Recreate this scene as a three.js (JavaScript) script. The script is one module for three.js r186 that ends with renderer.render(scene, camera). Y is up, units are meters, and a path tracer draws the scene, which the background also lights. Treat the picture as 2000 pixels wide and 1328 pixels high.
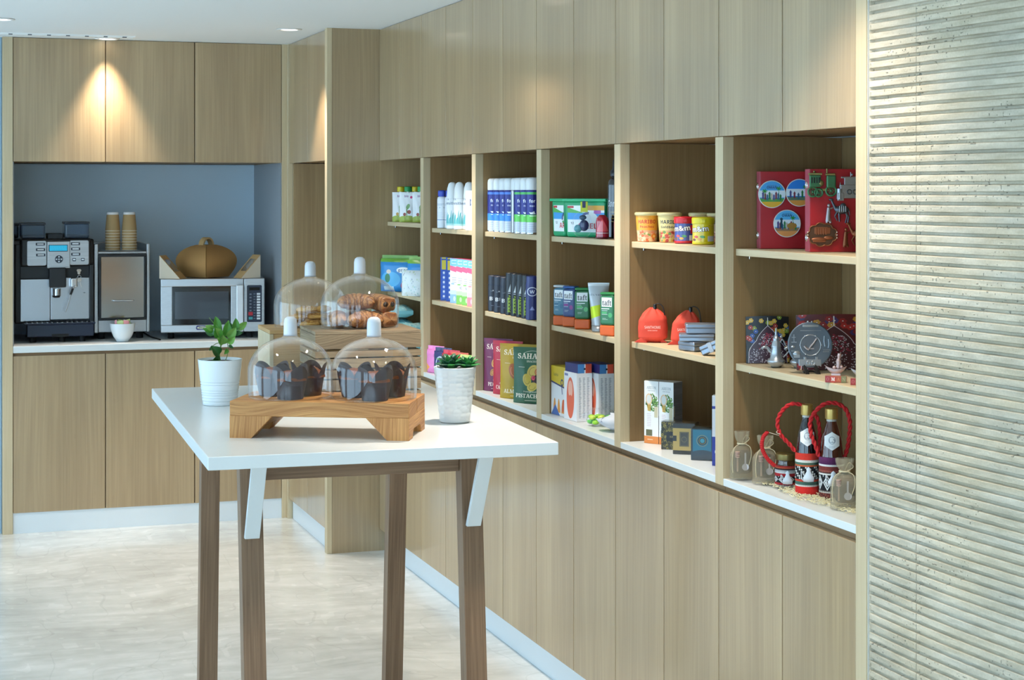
import * as THREE from 'three';
import { mergeGeometries } from 'three/addons/utils/BufferGeometryUtils.js';
import { RoundedBoxGeometry } from 'three/addons/geometries/RoundedBoxGeometry.js';

// ---------------------------------------------------------------- camera, sky, exposure
const scene = new THREE.Scene();
const renderer = new THREE.WebGLRenderer({ antialias: true });
renderer.toneMapping = THREE.LinearToneMapping;
renderer.toneMappingExposure = 0.87;
renderer.shadowMap.enabled = true;

const EYE = 1.65, YAW = Math.atan(1155 / 3400);
const camera = new THREE.PerspectiveCamera(2 * Math.atan(664 / 3400) * 180 / Math.PI, 2000 / 1328, 0.1, 60);
camera.position.set(0, EYE, 0);
camera.rotation.set(0, -YAW, 0);
camera.setViewOffset(2000, 1328, 0, 287, 2000, 1328);      // level camera, lens shifted down
camera.updateProjectionMatrix();
scene.add(camera);

scene.background = new THREE.Color(0.55, 0.82, 1.05).multiplyScalar(5.0);   // bright overcast daylight, seen only through the glazing
const WARM = 0xfff1e2, CEIL = 2.405;
const SPOT = 7;                                                            // candela of one ceiling downlight

// ---------------------------------------------------------------- helpers
let seed = 20240607;
const rnd = () => { seed = (seed + 0x6d2b79f5) | 0; let t = Math.imul(seed ^ (seed >>> 15), 1 | seed); t = (t + Math.imul(t ^ (t >>> 7), 61 | t)) ^ t; return ((t ^ (t >>> 14)) >>> 0) / 4294967296; };
const rr = (a, b) => a + (b - a) * rnd();
const V = (x, y, z) => new THREE.Vector3(x, y, z);
const V2 = (x, y) => new THREE.Vector2(x, y);
const PI = Math.PI, cos = Math.cos, sin = Math.sin;

const used = new Map();
function numbered(name) { const n = used.get(name) || 0; used.set(name, n + 1); return n ? name + '_' + String(n).padStart(3, '0') : name; }
function tag(o, label, category, group) { o.userData.label = label; o.userData.category = category; if (group) o.userData.group = group; return o; }
function thing(name, label, category, pos = [0, 0, 0], yaw = 0, group) {
  const o = new THREE.Group(); o.name = numbered(name); o.position.set(...pos); o.rotation.y = yaw; scene.add(o);
  return tag(o, label, category, group);
}
function part(name, geo, mat, parent, label) {
  const m = new THREE.Mesh(geo, mat); m.name = name; m.castShadow = m.receiveShadow = true; parent.add(m);
  if (label) m.userData.label = label;
  return m;
}
function struct(name, geo, mat, parent = scene) { const m = part(parent === scene ? numbered(name) : name, geo, mat, parent); if (parent === scene) m.userData.kind = 'structure'; return m; }
function copyOf(src, pos, yaw, label, name) {
  const o = src.clone(); o.name = numbered(name || src.name.replace(/_\d{3}$/, '')); o.position.set(...pos); o.rotation.y = yaw; scene.add(o);
  if (label) o.userData.label = label;
  return o;
}

// geometry helpers: every geometry comes out non-indexed with position, normal, uv
function clean(g) { const o = g.index ? g.toNonIndexed() : g; for (const k of Object.keys(o.attributes)) if (!['position', 'normal', 'uv'].includes(k)) o.deleteAttribute(k); return o; }
function merge(...list) { return mergeGeometries(list.flat().map(clean)); }
function put(g, x = 0, y = 0, z = 0, rx = 0, ry = 0, rz = 0) { if (rx) g.rotateX(rx); if (rz) g.rotateZ(rz); if (ry) g.rotateY(ry); return g.translate(x, y, z); }
// box from its min/max corners
function bx(x0, x1, y0, y1, z0, z1, r = 0) {
  const w = x1 - x0, h = y1 - y0, d = z1 - z0;
  const g = r ? new RoundedBoxGeometry(w, h, d, 2, Math.min(r, w / 2.01, h / 2.01, d / 2.01)) : new THREE.BoxGeometry(w, h, d);
  return clean(g.translate((x0 + x1) / 2, (y0 + y1) / 2, (z0 + z1) / 2));
}
// box-projected uv in metres / tile, grain running along the given axis
function wuv(g, grain = 'y', su = 0.72, sv = 2.4, ou = rnd() * 7, ov = rnd() * 7) {
  g = clean(g); const p = g.attributes.position, n = g.attributes.normal, uv = g.attributes.uv;
  const gi = 'xyz'.indexOf(grain);
  for (let i = 0; i < p.count; i++) {
    const q = [p.getX(i), p.getY(i), p.getZ(i)], a = [Math.abs(n.getX(i)), Math.abs(n.getY(i)), Math.abs(n.getZ(i))];
    let d = a.indexOf(Math.max(...a)), vi = gi, ui;
    if (d === gi) { ui = (gi + 1) % 3; vi = (gi + 2) % 3; uv.setXY(i, q[ui] / su + ou, q[vi] / su * 0.3 + ov); continue; }
    ui = 3 - d - vi; uv.setXY(i, q[ui] / su + ou + (d === 0 ? .37 : 0), q[vi] / sv + ov);
  }
  return g;
}
function lathe(pts, seg = 40) { return clean(new THREE.LatheGeometry(pts.map((p) => V2(Math.max(p[0], 1e-5), p[1])), seg)); }
function smoothLathe(pts, seg = 40, n = 40) { const c = new THREE.SplineCurve(pts.map((p) => V2(p[0], p[1]))); return lathe(c.getPoints(n).map((p) => [Math.max(p.x, 1e-5), p.y]), seg); }
function tube(pts, r, n = 40, k = 8, closed = false) { return clean(new THREE.TubeGeometry(new THREE.CatmullRomCurve3(pts.map((p) => V(...p)), closed), n, r, k, closed)); }
function cyl(r0, r1, h, x = 0, y = 0, z = 0, seg = 28) { return clean(new THREE.CylinderGeometry(r1, r0, h, seg).translate(x, y + h / 2, z)); }
function ball(r, x, y, z, sx = 1, sy = 1, sz = 1, n = 16) { return clean(new THREE.SphereGeometry(r, n, Math.ceil(n * .7)).scale(sx, sy, sz).translate(x, y, z)); }
function extr(pts, depth, bevel = 0, curved = 1) {
  const s = Array.isArray(pts) ? new THREE.Shape(pts.map((p) => V2(p[0], p[1]))) : pts;
  return clean(new THREE.ExtrudeGeometry(s, { depth: depth - 2 * bevel, bevelEnabled: bevel > 0, bevelSize: bevel, bevelThickness: bevel, bevelSegments: 2, curveSegments: 12 }).translate(0, 0, bevel));
}
function rrect(w, h, r, cx = 0, cy = 0) {
  const s = new THREE.Shape(), x = cx - w / 2, y = cy - h / 2;
  s.moveTo(x + r, y); s.lineTo(x + w - r, y); s.absarc(x + w - r, y + r, r, -PI / 2, 0); s.lineTo(x + w, y + h - r); s.absarc(x + w - r, y + h - r, r, 0, PI / 2);
  s.lineTo(x + r, y + h); s.absarc(x + r, y + h - r, r, PI / 2, PI); s.lineTo(x, y + r); s.absarc(x + r, y + r, r, PI, 1.5 * PI); return s;
}
// grid surface f(u,v)->[x,y,z], uv = (u,v)
function surf(f, nu, nv) {
  const P = [], U = [], I = [];
  for (let j = 0; j <= nv; j++) for (let i = 0; i <= nu; i++) { P.push(...f(i / nu, j / nv)); U.push(i / nu, j / nv); }
  for (let j = 0; j < nv; j++) for (let i = 0; i < nu; i++) { const a = j * (nu + 1) + i, b = a + 1, c = a + nu + 1, d = c + 1; I.push(a, b, d, a, d, c); }
  const g = new THREE.BufferGeometry(); g.setAttribute('position', new THREE.Float32BufferAttribute(P, 3)); g.setAttribute('uv', new THREE.Float32BufferAttribute(U, 2)); g.setIndex(I); g.computeVertexNormals(); return clean(g);
}
// planar quad with uv 0..1, facing +z, centred
function face(w, h, x = 0, y = 0, z = 0) { return clean(new THREE.PlaneGeometry(w, h).translate(x, y, z)); }
// front-projected uv for whole geometry (x,y -> 0..1)
function frontUV(g, x0, x1, y0, y1) { const p = g.attributes.position, uv = g.attributes.uv; for (let i = 0; i < p.count; i++) uv.setXY(i, (p.getX(i) - x0) / (x1 - x0), (p.getY(i) - y0) / (y1 - y0)); return g; }

// ---------------------------------------------------------------- noise + textures
function lattice(nx, ny) { const a = new Float32Array(nx * ny); for (let i = 0; i < a.length; i++) a[i] = rnd(); return (u, v) => {
  const x = (u - Math.floor(u)) * nx, y = (v - Math.floor(v)) * ny, i = Math.floor(x) % nx, j = Math.floor(y) % ny, fx = x - Math.floor(x), fy = y - Math.floor(y);
  const sx = fx * fx * (3 - 2 * fx), sy = fy * fy * (3 - 2 * fy), i1 = (i + 1) % nx, j1 = (j + 1) % ny;
  return (a[j * nx + i] * (1 - sx) + a[j * nx + i1] * sx) * (1 - sy) + (a[j1 * nx + i] * (1 - sx) + a[j1 * nx + i1] * sx) * sy; }; }
function dataTex(w, h, fn, srgb = true) {
  const d = new Uint8Array(w * h * 4);
  for (let j = 0; j < h; j++) for (let i = 0; i < w; i++) { const c = fn(i / w, j / h), k = (j * w + i) * 4; d[k] = Math.max(0, Math.min(255, c[0])); d[k + 1] = Math.max(0, Math.min(255, c[1])); d[k + 2] = Math.max(0, Math.min(255, c[2])); d[k + 3] = 255; }
  const t = new THREE.DataTexture(d, w, h); t.wrapS = t.wrapT = THREE.RepeatWrapping; t.magFilter = THREE.LinearFilter; t.minFilter = THREE.LinearMipmapLinearFilter; t.generateMipmaps = true; if (srgb) t.colorSpace = THREE.SRGBColorSpace; t.needsUpdate = true; return t;
}
function canvasTex(w, h, draw) {
  const c = document.createElement('canvas'); c.width = w; c.height = h; const x = c.getContext('2d'); draw(x, w, h);
  const t = new THREE.CanvasTexture(c); t.colorSpace = THREE.SRGBColorSpace; t.anisotropy = 8; return t;
}
function woodTex(w, h, dark, light, { streak = 1, wave = .02, broad = 5 } = {}) {
  const a = lattice(broad, 3), b = lattice(24, 5), c = lattice(110, 9), e = lattice(300, 14), k = lattice(3, 4), pore = lattice(260, 60);
  return dataTex(w, h, (u, v) => {
    const q = u + wave * (k(u, v) - .5);
    let t = .3 * a(q, v) + .2 * b(q, v) + .28 * c(q, v) * streak + .22 * e(q, v) * streak;
    t = .5 + (t - .3 - .2 * streak) * 1.5; if (pore(q, v) > .9) t -= .12 * streak;
    t = Math.max(0, Math.min(1, t)); return [0, 1, 2].map((i) => dark[i] + (light[i] - dark[i]) * t);
  });
}
const std = (o) => new THREE.MeshStandardMaterial(o), phy = (o) => new THREE.MeshPhysicalMaterial(o);
const rgb = (r, g, b) => new THREE.Color().setRGB(r / 255, g / 255, b / 255, THREE.SRGBColorSpace);
const plain = (r, g, b, rough = .5, more = {}) => std({ color: rgb(r, g, b), roughness: rough, ...more });

const M = {};
M.wood = phy({ map: woodTex(1024, 1024, [154, 128, 91], [186, 160, 119], { streak: .9 }), roughness: .4, ior: 1.65, clearcoat: 1, clearcoatRoughness: .13 });
M.woodIn = std({ map: M.wood.map, color: rgb(222, 208, 188), roughness: .6 });
M.lip = std({ map: woodTex(512, 1024, [190, 170, 134], [214, 196, 162], { streak: .7 }), roughness: .5 });
M.legWood = std({ map: woodTex(512, 1024, [112, 84, 60], [154, 122, 94], { streak: 1.2 }), roughness: .5 });
M.oak = std({ map: woodTex(512, 512, [150, 96, 44], [212, 160, 96], { streak: 1.3, wave: .16, broad: 9 }), roughness: .5 });
M.crate = std({ map: woodTex(512, 512, [112, 94, 72], [168, 148, 118], { streak: 1.2, wave: .2, broad: 7 }), roughness: .75 });
M.boxWood = std({ map: woodTex(512, 512, [176, 134, 82], [214, 176, 122], { streak: 1 }), roughness: .6 });
M.white = phy({ color: rgb(220, 226, 226), roughness: .32, clearcoat: .3, clearcoatRoughness: .25 });
M.kick = phy({ color: rgb(222, 230, 234), roughness: .35 });
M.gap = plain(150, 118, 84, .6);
M.ceiling = plain(238, 241, 240, .9);
M.wallPaint = plain(226, 228, 226, .9);
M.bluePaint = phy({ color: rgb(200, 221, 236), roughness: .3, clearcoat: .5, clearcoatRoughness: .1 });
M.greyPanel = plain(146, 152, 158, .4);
M.black = plain(24, 26, 30, .4);
M.navy = plain(30, 40, 62, .35);
M.steel = std({ color: rgb(196, 198, 202), metalness: 1, roughness: .26 });
M.steelSatin = std({ color: rgb(198, 200, 202), metalness: .85, roughness: .42 });
M.chrome = std({ color: rgb(220, 222, 226), metalness: 1, roughness: .1 });
M.glass = phy({ color: rgb(255, 255, 255), transmission: 1, thickness: 0, roughness: .01, ior: 1.46, side: THREE.DoubleSide });
M.film = phy({ color: rgb(252, 253, 255), transmission: 1, thickness: 0, roughness: .03, ior: 1.38, side: THREE.DoubleSide });
M.knob = phy({ color: rgb(216, 220, 226), roughness: .35, clearcoat: .4 });
M.darkGlass = phy({ color: rgb(14, 17, 22), roughness: .08, clearcoat: 1, clearcoatRoughness: .04 });
// ================================================================ ROOM
{ // floor: pale honed limestone with fine clouding and hair veins
  const a = lattice(5, 5), b = lattice(17, 15), c = lattice(60, 52), d = lattice(220, 200), s = lattice(9, 40), s2 = lattice(24, 110), w = lattice(6, 6);
  const tex = dataTex(1024, 1024, (u, v) => {
    const q = u + .03 * (w(u, v) - .5), p = v + .08 * (w(v, u) - .5);
    let t = .34 * a(q, p) + .26 * b(q, p) + .16 * c(q, p) + .06 * d(u, v) + .3 * s(q, p) + .18 * s2(q, p); t = (t - .65) * 1.5;
    const vein = Math.abs(b(q + .3, p) - .5) < .012 ? -8 : 0, wh = c(q, p + .4) > .86 ? 8 : 0;
    return [206 + t * 34 + vein + wh, 208 + t * 34 + vein + wh, 204 + t * 36 + vein + wh];
  });
  M.floor = phy({ map: tex, roughness: .22, clearcoat: .3, clearcoatRoughness: .12, bumpMap: null });
  const g = wuv(bx(-3.4, 3.4, -.2, 0, -9.8, 3.4), 'z', 2.2, 2.2, .13, .4);
  struct('floor', g, M.floor);
}
struct('ceiling', bx(-3.4, 3.4, CEIL, CEIL + .2, -9.8, 3.4), M.ceiling);
struct('wall_back', bx(-3.4, 3.4, 0, CEIL, -9.8, -9.54), M.wallPaint);
struct('wall_shelf', bx(2.385, 2.6, 0, CEIL, -9.54, -3.52), M.wallPaint);
struct('wall_left', merge(bx(-3.4, -3.2, 0, .12, -9.54, 3.2), bx(-3.4, -3.2, 2.3, CEIL, -9.54, 3.2), bx(-3.4, -3.2, .12, 2.3, -9.54, -8.9), bx(-3.4, -3.2, .12, 2.3, -5.1, -4.7), bx(-3.4, -3.2, .12, 2.3, -.6, .4), bx(-3.4, -3.2, .12, 2.3, 3, 3.2)), M.wallPaint);
struct('wall_rear', merge(bx(-3.4, 3.4, 0, .12, 3.2, 3.4), bx(-3.4, 3.4, 2.3, CEIL, 3.2, 3.4), bx(-3.4, -3, .12, 2.3, 3.2, 3.4), bx(-.35, 3.4, .12, 2.3, 3.2, 3.4)), M.wallPaint);
// painted return wall left of the coffee niche
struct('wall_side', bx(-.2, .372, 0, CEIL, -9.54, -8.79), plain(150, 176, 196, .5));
{ // window frames in the glazed openings
  const fr = plain(70, 72, 74, .4); let n = 1;
  const pane = phy({ color: rgb(255, 255, 255), transmission: 1, thickness: 0, roughness: 0, ior: 1.2 });
  for (const [z0, z1] of [[-8.9, -5.1], [-4.7, -.6], [.4, 3]]) {
    const zm = (z0 + z1) / 2, o = new THREE.Group(); o.name = 'window_' + n++; o.userData.kind = 'structure'; scene.add(o);
    part('window_frame', merge(bx(-3.33, -3.27, .12, .17, z0, z1), bx(-3.33, -3.27, 2.25, 2.3, z0, z1), bx(-3.33, -3.27, .17, 2.25, z0, z0 + .05), bx(-3.33, -3.27, .17, 2.25, z1 - .05, z1), bx(-3.33, -3.27, .17, 2.25, zm - .025, zm + .025)), fr, o);
    for (const [a, b] of [[z0 + .05, zm - .025], [zm + .025, z1 - .05]]) part('window_pane', clean(new THREE.PlaneGeometry(b - a, 2.08).rotateY(PI / 2).translate(-3.3, 1.21, (a + b) / 2)), pane, o);
  }
  for (const [x0, x1] of [[-3, -.35]]) {
    const xm = (x0 + x1) / 2, o = new THREE.Group(); o.name = 'window_' + n++; o.userData.kind = 'structure'; scene.add(o);
    part('window_frame', merge(bx(x0, x1, .12, .17, 3.27, 3.33), bx(x0, x1, 2.25, 2.3, 3.27, 3.33), bx(x0, x0 + .05, .17, 2.25, 3.27, 3.33), bx(x1 - .05, x1, .17, 2.25, 3.27, 3.33), bx(xm - .025, xm + .025, .17, 2.25, 3.27, 3.33)), fr, o);
    for (const [a, b] of [[x0 + .05, xm - .025], [xm + .025, x1 - .05]]) part('window_pane', clean(new THREE.PlaneGeometry(b - a, 2.08).translate((a + b) / 2, 1.21, 3.3)), pane, o);
  }
}

// ---------------------------------------------------------------- fluted travertine wall on the right, gently curved
{
  const a = lattice(7, 40), b = lattice(30, 160), c = lattice(140, 420), d = lattice(20, 200), pr = lattice(180, 300), pz = lattice(9, 14), f = lattice(400, 400);
  const pore = (u, v) => { const m = pz(u, v); return pr(u, v) > (m > .6 ? .9 : .992) ? 1 : 0; };
  const map = dataTex(1024, 1024, (u, v) => {
    let t = .4 * a(u, v) + .3 * b(u, v) + .2 * d(u, v) + .1 * c(u, v); t = (t - .5) * 1.6; const w = a(u + .4, v + .2), p = pore(u, v);
    const base = [190 + t * 34 + w * 8, 181 + t * 34 + w * 2, 162 + t * 36 - w * 6]; return base.map((x) => x * (1 - .25 * p) + (f(u, v) - .5) * 10);
  });
  const bump = dataTex(1024, 1024, (u, v) => { const x = 200 * (1 - pore(u, v)) * (.75 + .25 * c(u, v)) + 20 * f(u, v); return [x, x, x]; }, false);
  M.stone = std({ map, bumpMap: bump, bumpScale: .002, roughness: .78 });
  // plan curve: starts at the end post, heading towards the camera and bending away to the right
  const path = (s) => { let x = 2.0075, z = -3.4285; const n = 40; for (let i = 0; i < n; i++) { const q = s * (i + .5) / n, t = -.02 + .2 * q * (q < 1 ? 1 : 1 / q); x += Math.sin(t) * s / n; z += Math.cos(t) * s / n; } const t = -.02 + .2 * Math.min(s, 1); return [x, z, t]; };
  const PITCH = .0212, GR = .0085, DEP = .009, wob = lattice(60, 90), wob2 = lattice(200, 113);
  const prof = []; // one flute: y offset, depth
  for (const [y, dp] of [[0, 0], [.0105, 0], [.0122, .0004], [.0128, .0022], [.0131, DEP], [.0195, DEP], [.0201, .0022], [.0207, .0005]]) prof.push([y, dp]);
  function panel(s0, s1, ns, cut) {
    const P = [], U = [], I = [], rows = [];
    for (let k = 0; k * PITCH < CEIL - .001; k++) for (const [y, dp] of prof) { const yy = k * PITCH + y; if (yy < CEIL) rows.push([yy, dp, k]); }
    rows.push([CEIL, 0, 0]);
    const ss = []; for (let i = 0; i <= ns; i++) ss.push(s0 + (s1 - s0) * i / ns);
    if (cut) ss.splice(1, 0, s0 + .0022, s0 + .0045, s0 + .0062, s0 + .009);
    for (const [y, dp, k] of rows) for (const s of ss) {
      const e = cut ? Math.max(0, Math.min(1, (s - s0 - .0025) / .005)) : 1;
      const [x, z, t] = path(s), w = (wob(s * .9, y * .4) - .5) * .0011 + (wob2(s * 2.1, y * 1.3) - .5) * .0009;
      const q = dp * e * (.85 + .3 * wob(s * .5 + .3, k * .011)) + w * (dp > 0 ? 1 : .4);
      P.push(x + Math.cos(t) * q, y + (dp > 0 && dp < .004 ? w * .6 : 0), z - Math.sin(t) * q); U.push(s / 1.1, y / 1.1);
    }
    const n = ss.length;
    for (let j = 0; j < rows.length - 1; j++) for (let i = 0; i < n - 1; i++) { const A = j * n + i, B = A + 1, C = A + n, D = C + 1; I.push(A, D, B, A, C, D); }
    const g = new THREE.BufferGeometry(); g.setAttribute('position', new THREE.Float32BufferAttribute(P, 3)); g.setAttribute('uv', new THREE.Float32BufferAttribute(U, 2)); g.setIndex(I); g.computeVertexNormals(); return clean(g);
  }
  const wall = new THREE.Group(); wall.name = 'wall_right'; wall.userData.kind = 'structure'; scene.add(wall);
  part('stone_panel', panel(0, .195, 26, true), M.stone, wall);
  part('stone_panel', panel(.1962, .9, 60, false), M.stone, wall);
  part('stone_panel', panel(.9012, 2.0, 24, false), M.stone, wall);
  const back = []; for (let i = 0; i < 22; i++) { const s = i / 21 * 6.55, [x, z] = path(s); back.push([x, z]); }
  // masonry core behind the stone
  const core = []; for (let i = 0; i < 21; i++) { const [x0, z0] = back[i], [x1, z1] = back[i + 1]; const g = bx(0, .3, 0, CEIL, 0, Math.hypot(x1 - x0, z1 - z0) + .01); g.rotateY(Math.atan2(x1 - x0, z1 - z0)); g.translate(x0 + .03, 0, z0 + .003); core.push(g); }
  part('stone_core', merge(core), M.wallPaint, wall);
}

// ---------------------------------------------------------------- ceiling fittings
const spots = [];
function downlight(x, z, label, { power = SPOT, angle = .62, pen = .35, seen = true } = {}) {
  const o = thing('recessed_downlight', label, 'downlight', [x, CEIL, z], 0, 'ceiling downlights');
  part('trim_ring', lathe([[.040, -.001], [.042, -.005], [.052, -.006], [.058, -.004], [.06, 0], [.04, .0]], 36), plain(240, 240, 238, .4), o);
  const lens = part('lamp_lens', clean(new THREE.CylinderGeometry(.04, .04, .003, 32).translate(0, -.0005, 0)), std({ color: 0xffffff, emissive: new THREE.Color(1, .9, .74), emissiveIntensity: 5 }), o);
  const l = new THREE.SpotLight(WARM, power, 0, angle, pen, 2); l.position.set(x, CEIL - .006, z); l.target.position.set(x, 0, z); l.castShadow = true; l.shadow.radius = 3; l.shadow.mapSize.set(1024, 1024); l.shadow.bias = -.0005;
  scene.add(l, l.target); spots.push(l);
}
downlight(.862, -8.684, 'round ceiling downlight that washes the upper doors above the coffee machine', { power: SPOT * 1.7, angle: .6, pen: .5 });
downlight(1.608, -7.926, 'round ceiling downlight beside the wooden pillar corner', { power: SPOT * 1.8 });
downlight(.33, -7.862, 'round ceiling downlight cut by the left edge of the photo');
for (const [x, z] of [[1.64, -6.42], [1.64, -4.74]]) downlight(x, z, 'ceiling downlight above the shelf run, just out of the picture', { power: SPOT * 2.4 });
downlight(1.7, -3.42, 'ceiling downlight close to the end post, just out of the picture', { power: SPOT * 1.5, angle: .85, pen: .7 });
for (const [x, z] of [[.33, -6.3], [.33, -4.6], [.9, -3.6], [.33, -2.6], [-1, -7.86], [-1, -6.3], [-1, -4.6], [-1, -2.6]]) downlight(x, z, 'ceiling downlight over the open floor, out of the picture', { angle: .8, pen: .6, power: SPOT * .6 });

{ // slot diffuser along the back wall
  const o = thing('linear_diffuser', 'white slot air diffuser in the ceiling along the top of the coffee cabinets', 'vent', [0, CEIL, 0]);
  part('frame', merge(bx(-.4, .98, -.004, 0, -8.60, -8.594), bx(-.4, .98, -.004, 0, -8.52, -8.514), bx(.974, .98, -.004, 0, -8.594, -8.52)), M.ceiling, o);
  const fin = bx(-.035, .035, -.006, .001, -.012, .012, .002), dk = plain(96, 104, 112, .6);
  for (let i = 0; i < 15; i++) { const x = .93 - i * .088; part('slot', bx(x - .012, x + .012, -.0055, 0, -8.566, -8.548), dk, o); if (i) part('fin', put(fin.clone(), x + .044, 0, -8.557), M.ceiling, o); }
}
// ================================================================ CABINETRY
const XR = 2.005, XB = 2.36, SHELF_HI = 1.503, SHELF_LO = 1.2, SLAB = .895;
// ---------------------------------------------------------------- right-hand shelf run (runs along z)
const PART = [-7.805, -7.087, -6.36, -5.617, -4.908, -4.195, -3.48];      // partition centres, far to near
const SEAM_U = [-7.805, -7.45, -7.094, -6.735, -6.37, -6.007, -5.643, -5.282, -4.923, -4.558, -4.198, -3.838, -3.481];
const bayName = ['pouches and nappy packs', 'white lotion bottles', 'shaving foam cans', 'laundry pods', 'sweet tubs', 'red magnet boards'];
const G3 = .0021;
function door(parent, axis, a0, a1, y0, y1, front, name = 'door') {
  const g = axis === 'z' ? bx(front, front + .019, y0, y1, a0 + G3, a1 - G3, .0015) : bx(a0 + G3, a1 - G3, y0, y1, front - .019, front, .0015);
  return part(name, wuv(g, 'y'), M.wood, parent);
}
for (let b = 0; b < 6; b++) {
  const z0 = PART[b], z1 = PART[b + 1], m = SEAM_U.slice(2 * b, 2 * b + 3);
  const lower = thing('base_cabinet', `low oak cabinet with two plain doors under the bay of ${bayName[b]}`, 'cabinet', [0, 0, 0], 0, 'lower oak cabinets of the shelf run');
  door(lower, 'z', m[0], m[1], .1, .858, XR); door(lower, 'z', m[1], m[2], .1, .858, XR);
  part('carcass', wuv(merge(bx(XR + .021, XB, .1, .846, m[0] + .001, m[0] + .018), bx(XR + .021, XB, .1, .846, m[2] - .018, m[2] - .001), bx(XR + .021, XB, .1, .118, m[0] + .018, m[2] - .018), bx(XR + .021, XB, .828, .846, m[0] + .018, m[2] - .018))), M.woodIn, lower);
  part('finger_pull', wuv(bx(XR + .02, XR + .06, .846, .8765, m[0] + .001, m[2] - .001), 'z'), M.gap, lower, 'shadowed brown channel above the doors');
  const upper = thing('wall_cabinet', `tall oak wall cabinet with two plain doors above the bay of ${bayName[b]}`, 'cabinet', [0, 0, 0], 0, 'upper oak cabinets of the shelf run');
  door(upper, 'z', m[0], m[1], 1.8, CEIL - .002, XR); door(upper, 'z', m[1], m[2], 1.8, CEIL - .002, XR);
  part('carcass', wuv(merge(bx(XR + .021, XB, 1.803, CEIL - .003, m[0] + .001, m[0] + .018), bx(XR + .021, XB, 1.803, CEIL - .003, m[2] - .018, m[2] - .001), bx(XR + .021, XB, 1.803, 1.82, m[0] + .018, m[2] - .018))), M.woodIn, upper);
  // open shelves
  const a = b === 0 ? -7.8 : z0 + .0235, c = b === 5 ? z1 - .001 : z1 - .0235;
  const shy = b === 0 ? 1.518 : SHELF_HI;
  const bay = thing('shelf_bay', `open oak shelf bay holding the ${bayName[b]}`, 'shelf', [0, 0, 0], 0, 'open bays of the shelf run');
  part('back_panel', wuv(bx(XB, XB + .02, .8775, 1.799, a, c)), M.woodIn, bay);
  for (const y of [shy, SHELF_LO]) {
    part('shelf', wuv(bx(XR + .037, XB - .001, y - .0185, y, a + .001, c - .001, .002), 'z', .4, 1.4), M.lip, bay);
    for (const z of [a + .006, c - .006]) for (const x of [XR + .075, XB - .06]) part('shelf_pin', bx(x - .004, x + .004, y - .0285, y - .019, z - .006, z + .006, .0015), M.chrome, bay);
  }
  part('bottom_slab', bx(XR + .001, XB - .0005, .8775, .8965, a + .0003, c - .0003, .001), M.white, bay, 'white bottom slab');
  if (b > 0) { const p = part('partition', wuv(bx(XR + .032, XB, .8775, 1.799, z0 - .0225, z0 + .0225)), M.woodIn, bay); part('front_edge', wuv(bx(XR, XR + .0315, .8775, 1.7985, z0 - .0235, z0 + .0235, .001), 'y', .4, 1.4), M.lip, p); }
}
struct('baseboard_right', bx(XR + .025, XR + .04, 0, .1, -7.8, -3.482), M.kick);
struct('trim_1', wuv(bx(XR - .002, XB + .03, 0, CEIL, -3.479, -3.432, .001), 'y', .4, 1.4), M.lip);               // end post by the stone wall
struct('trim_2', bx(XR + .001, XR + .05, 0, CEIL, -3.4318, -3.4295), plain(226, 226, 218, .6));                      // thin pale line against the stone
// ---------------------------------------------------------------- pillar panel and the short return behind it
const XP = 1.758;
{
  const pil = struct('pillar', wuv(merge(bx(XP + .024, XB, 0, CEIL, -7.84, -7.806)), 'y', .72, 2.4, .3, .1), M.wood);
  struct('front_edge', wuv(bx(XP, XP + .0235, 0, CEIL, -7.85, -7.8045, .001), 'y', .4, 1.4), M.lip, pil);
}
{
  const ZA = -8.72, ZB = -7.852;
  const lo = thing('base_cabinet', 'low oak cabinet with two doors in the corner return behind the pillar', 'cabinet', [0, 0, 0], 0);
  door(lo, 'z', ZA, (ZA + ZB) / 2, .1, .858, XP + .012); door(lo, 'z', (ZA + ZB) / 2, ZB, .1, .858, XP + .012);
  part('worktop', bx(XP + .013, 2.2, .8775, .8965, ZA, ZB), M.white, lo);
  part('carcass', wuv(bx(XP + .033, 2.2, .1, .876, ZA, ZB)), M.woodIn, lo);
  const up = thing('wall_cabinet', 'tall oak wall cabinet in the corner return, lit along its right edge', 'cabinet', [0, 0, 0], 0);
  door(up, 'z', ZA, (ZA + ZB) / 2, 1.8, CEIL - .002, XP + .012); door(up, 'z', (ZA + ZB) / 2, ZB, 1.8, CEIL - .002, XP + .012);
  part('carcass', wuv(bx(XP + .033, 2.2, 1.803, CEIL - .003, ZA, ZB)), M.woodIn, up);
  const ni = thing('corner_niche', 'tall open oak niche between the coffee corner and the pillar', 'niche', [0, 0, 0], 0);
  part('side_panel', wuv(bx(XP + .03, 2.2, .897, 1.799, ZA, ZA + .02)), M.wood, ni);
  part('back_panel', wuv(bx(2.2, 2.22, .897, 1.799, ZA, ZB)), M.woodIn, ni);
  part('side_panel', wuv(bx(XP + .03, 2.2, .897, 1.799, ZB, ZB + .01)), M.woodIn, ni);
  struct('trim_3', wuv(bx(XP + .005, XP + .03, 0, CEIL, -8.752, -8.722, .001), 'y', .4, 1.4), M.lip);
  struct('baseboard_side', bx(XP + .03, XP + .045, 0, .1, -8.72, -7.852), M.kick);
}
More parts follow.
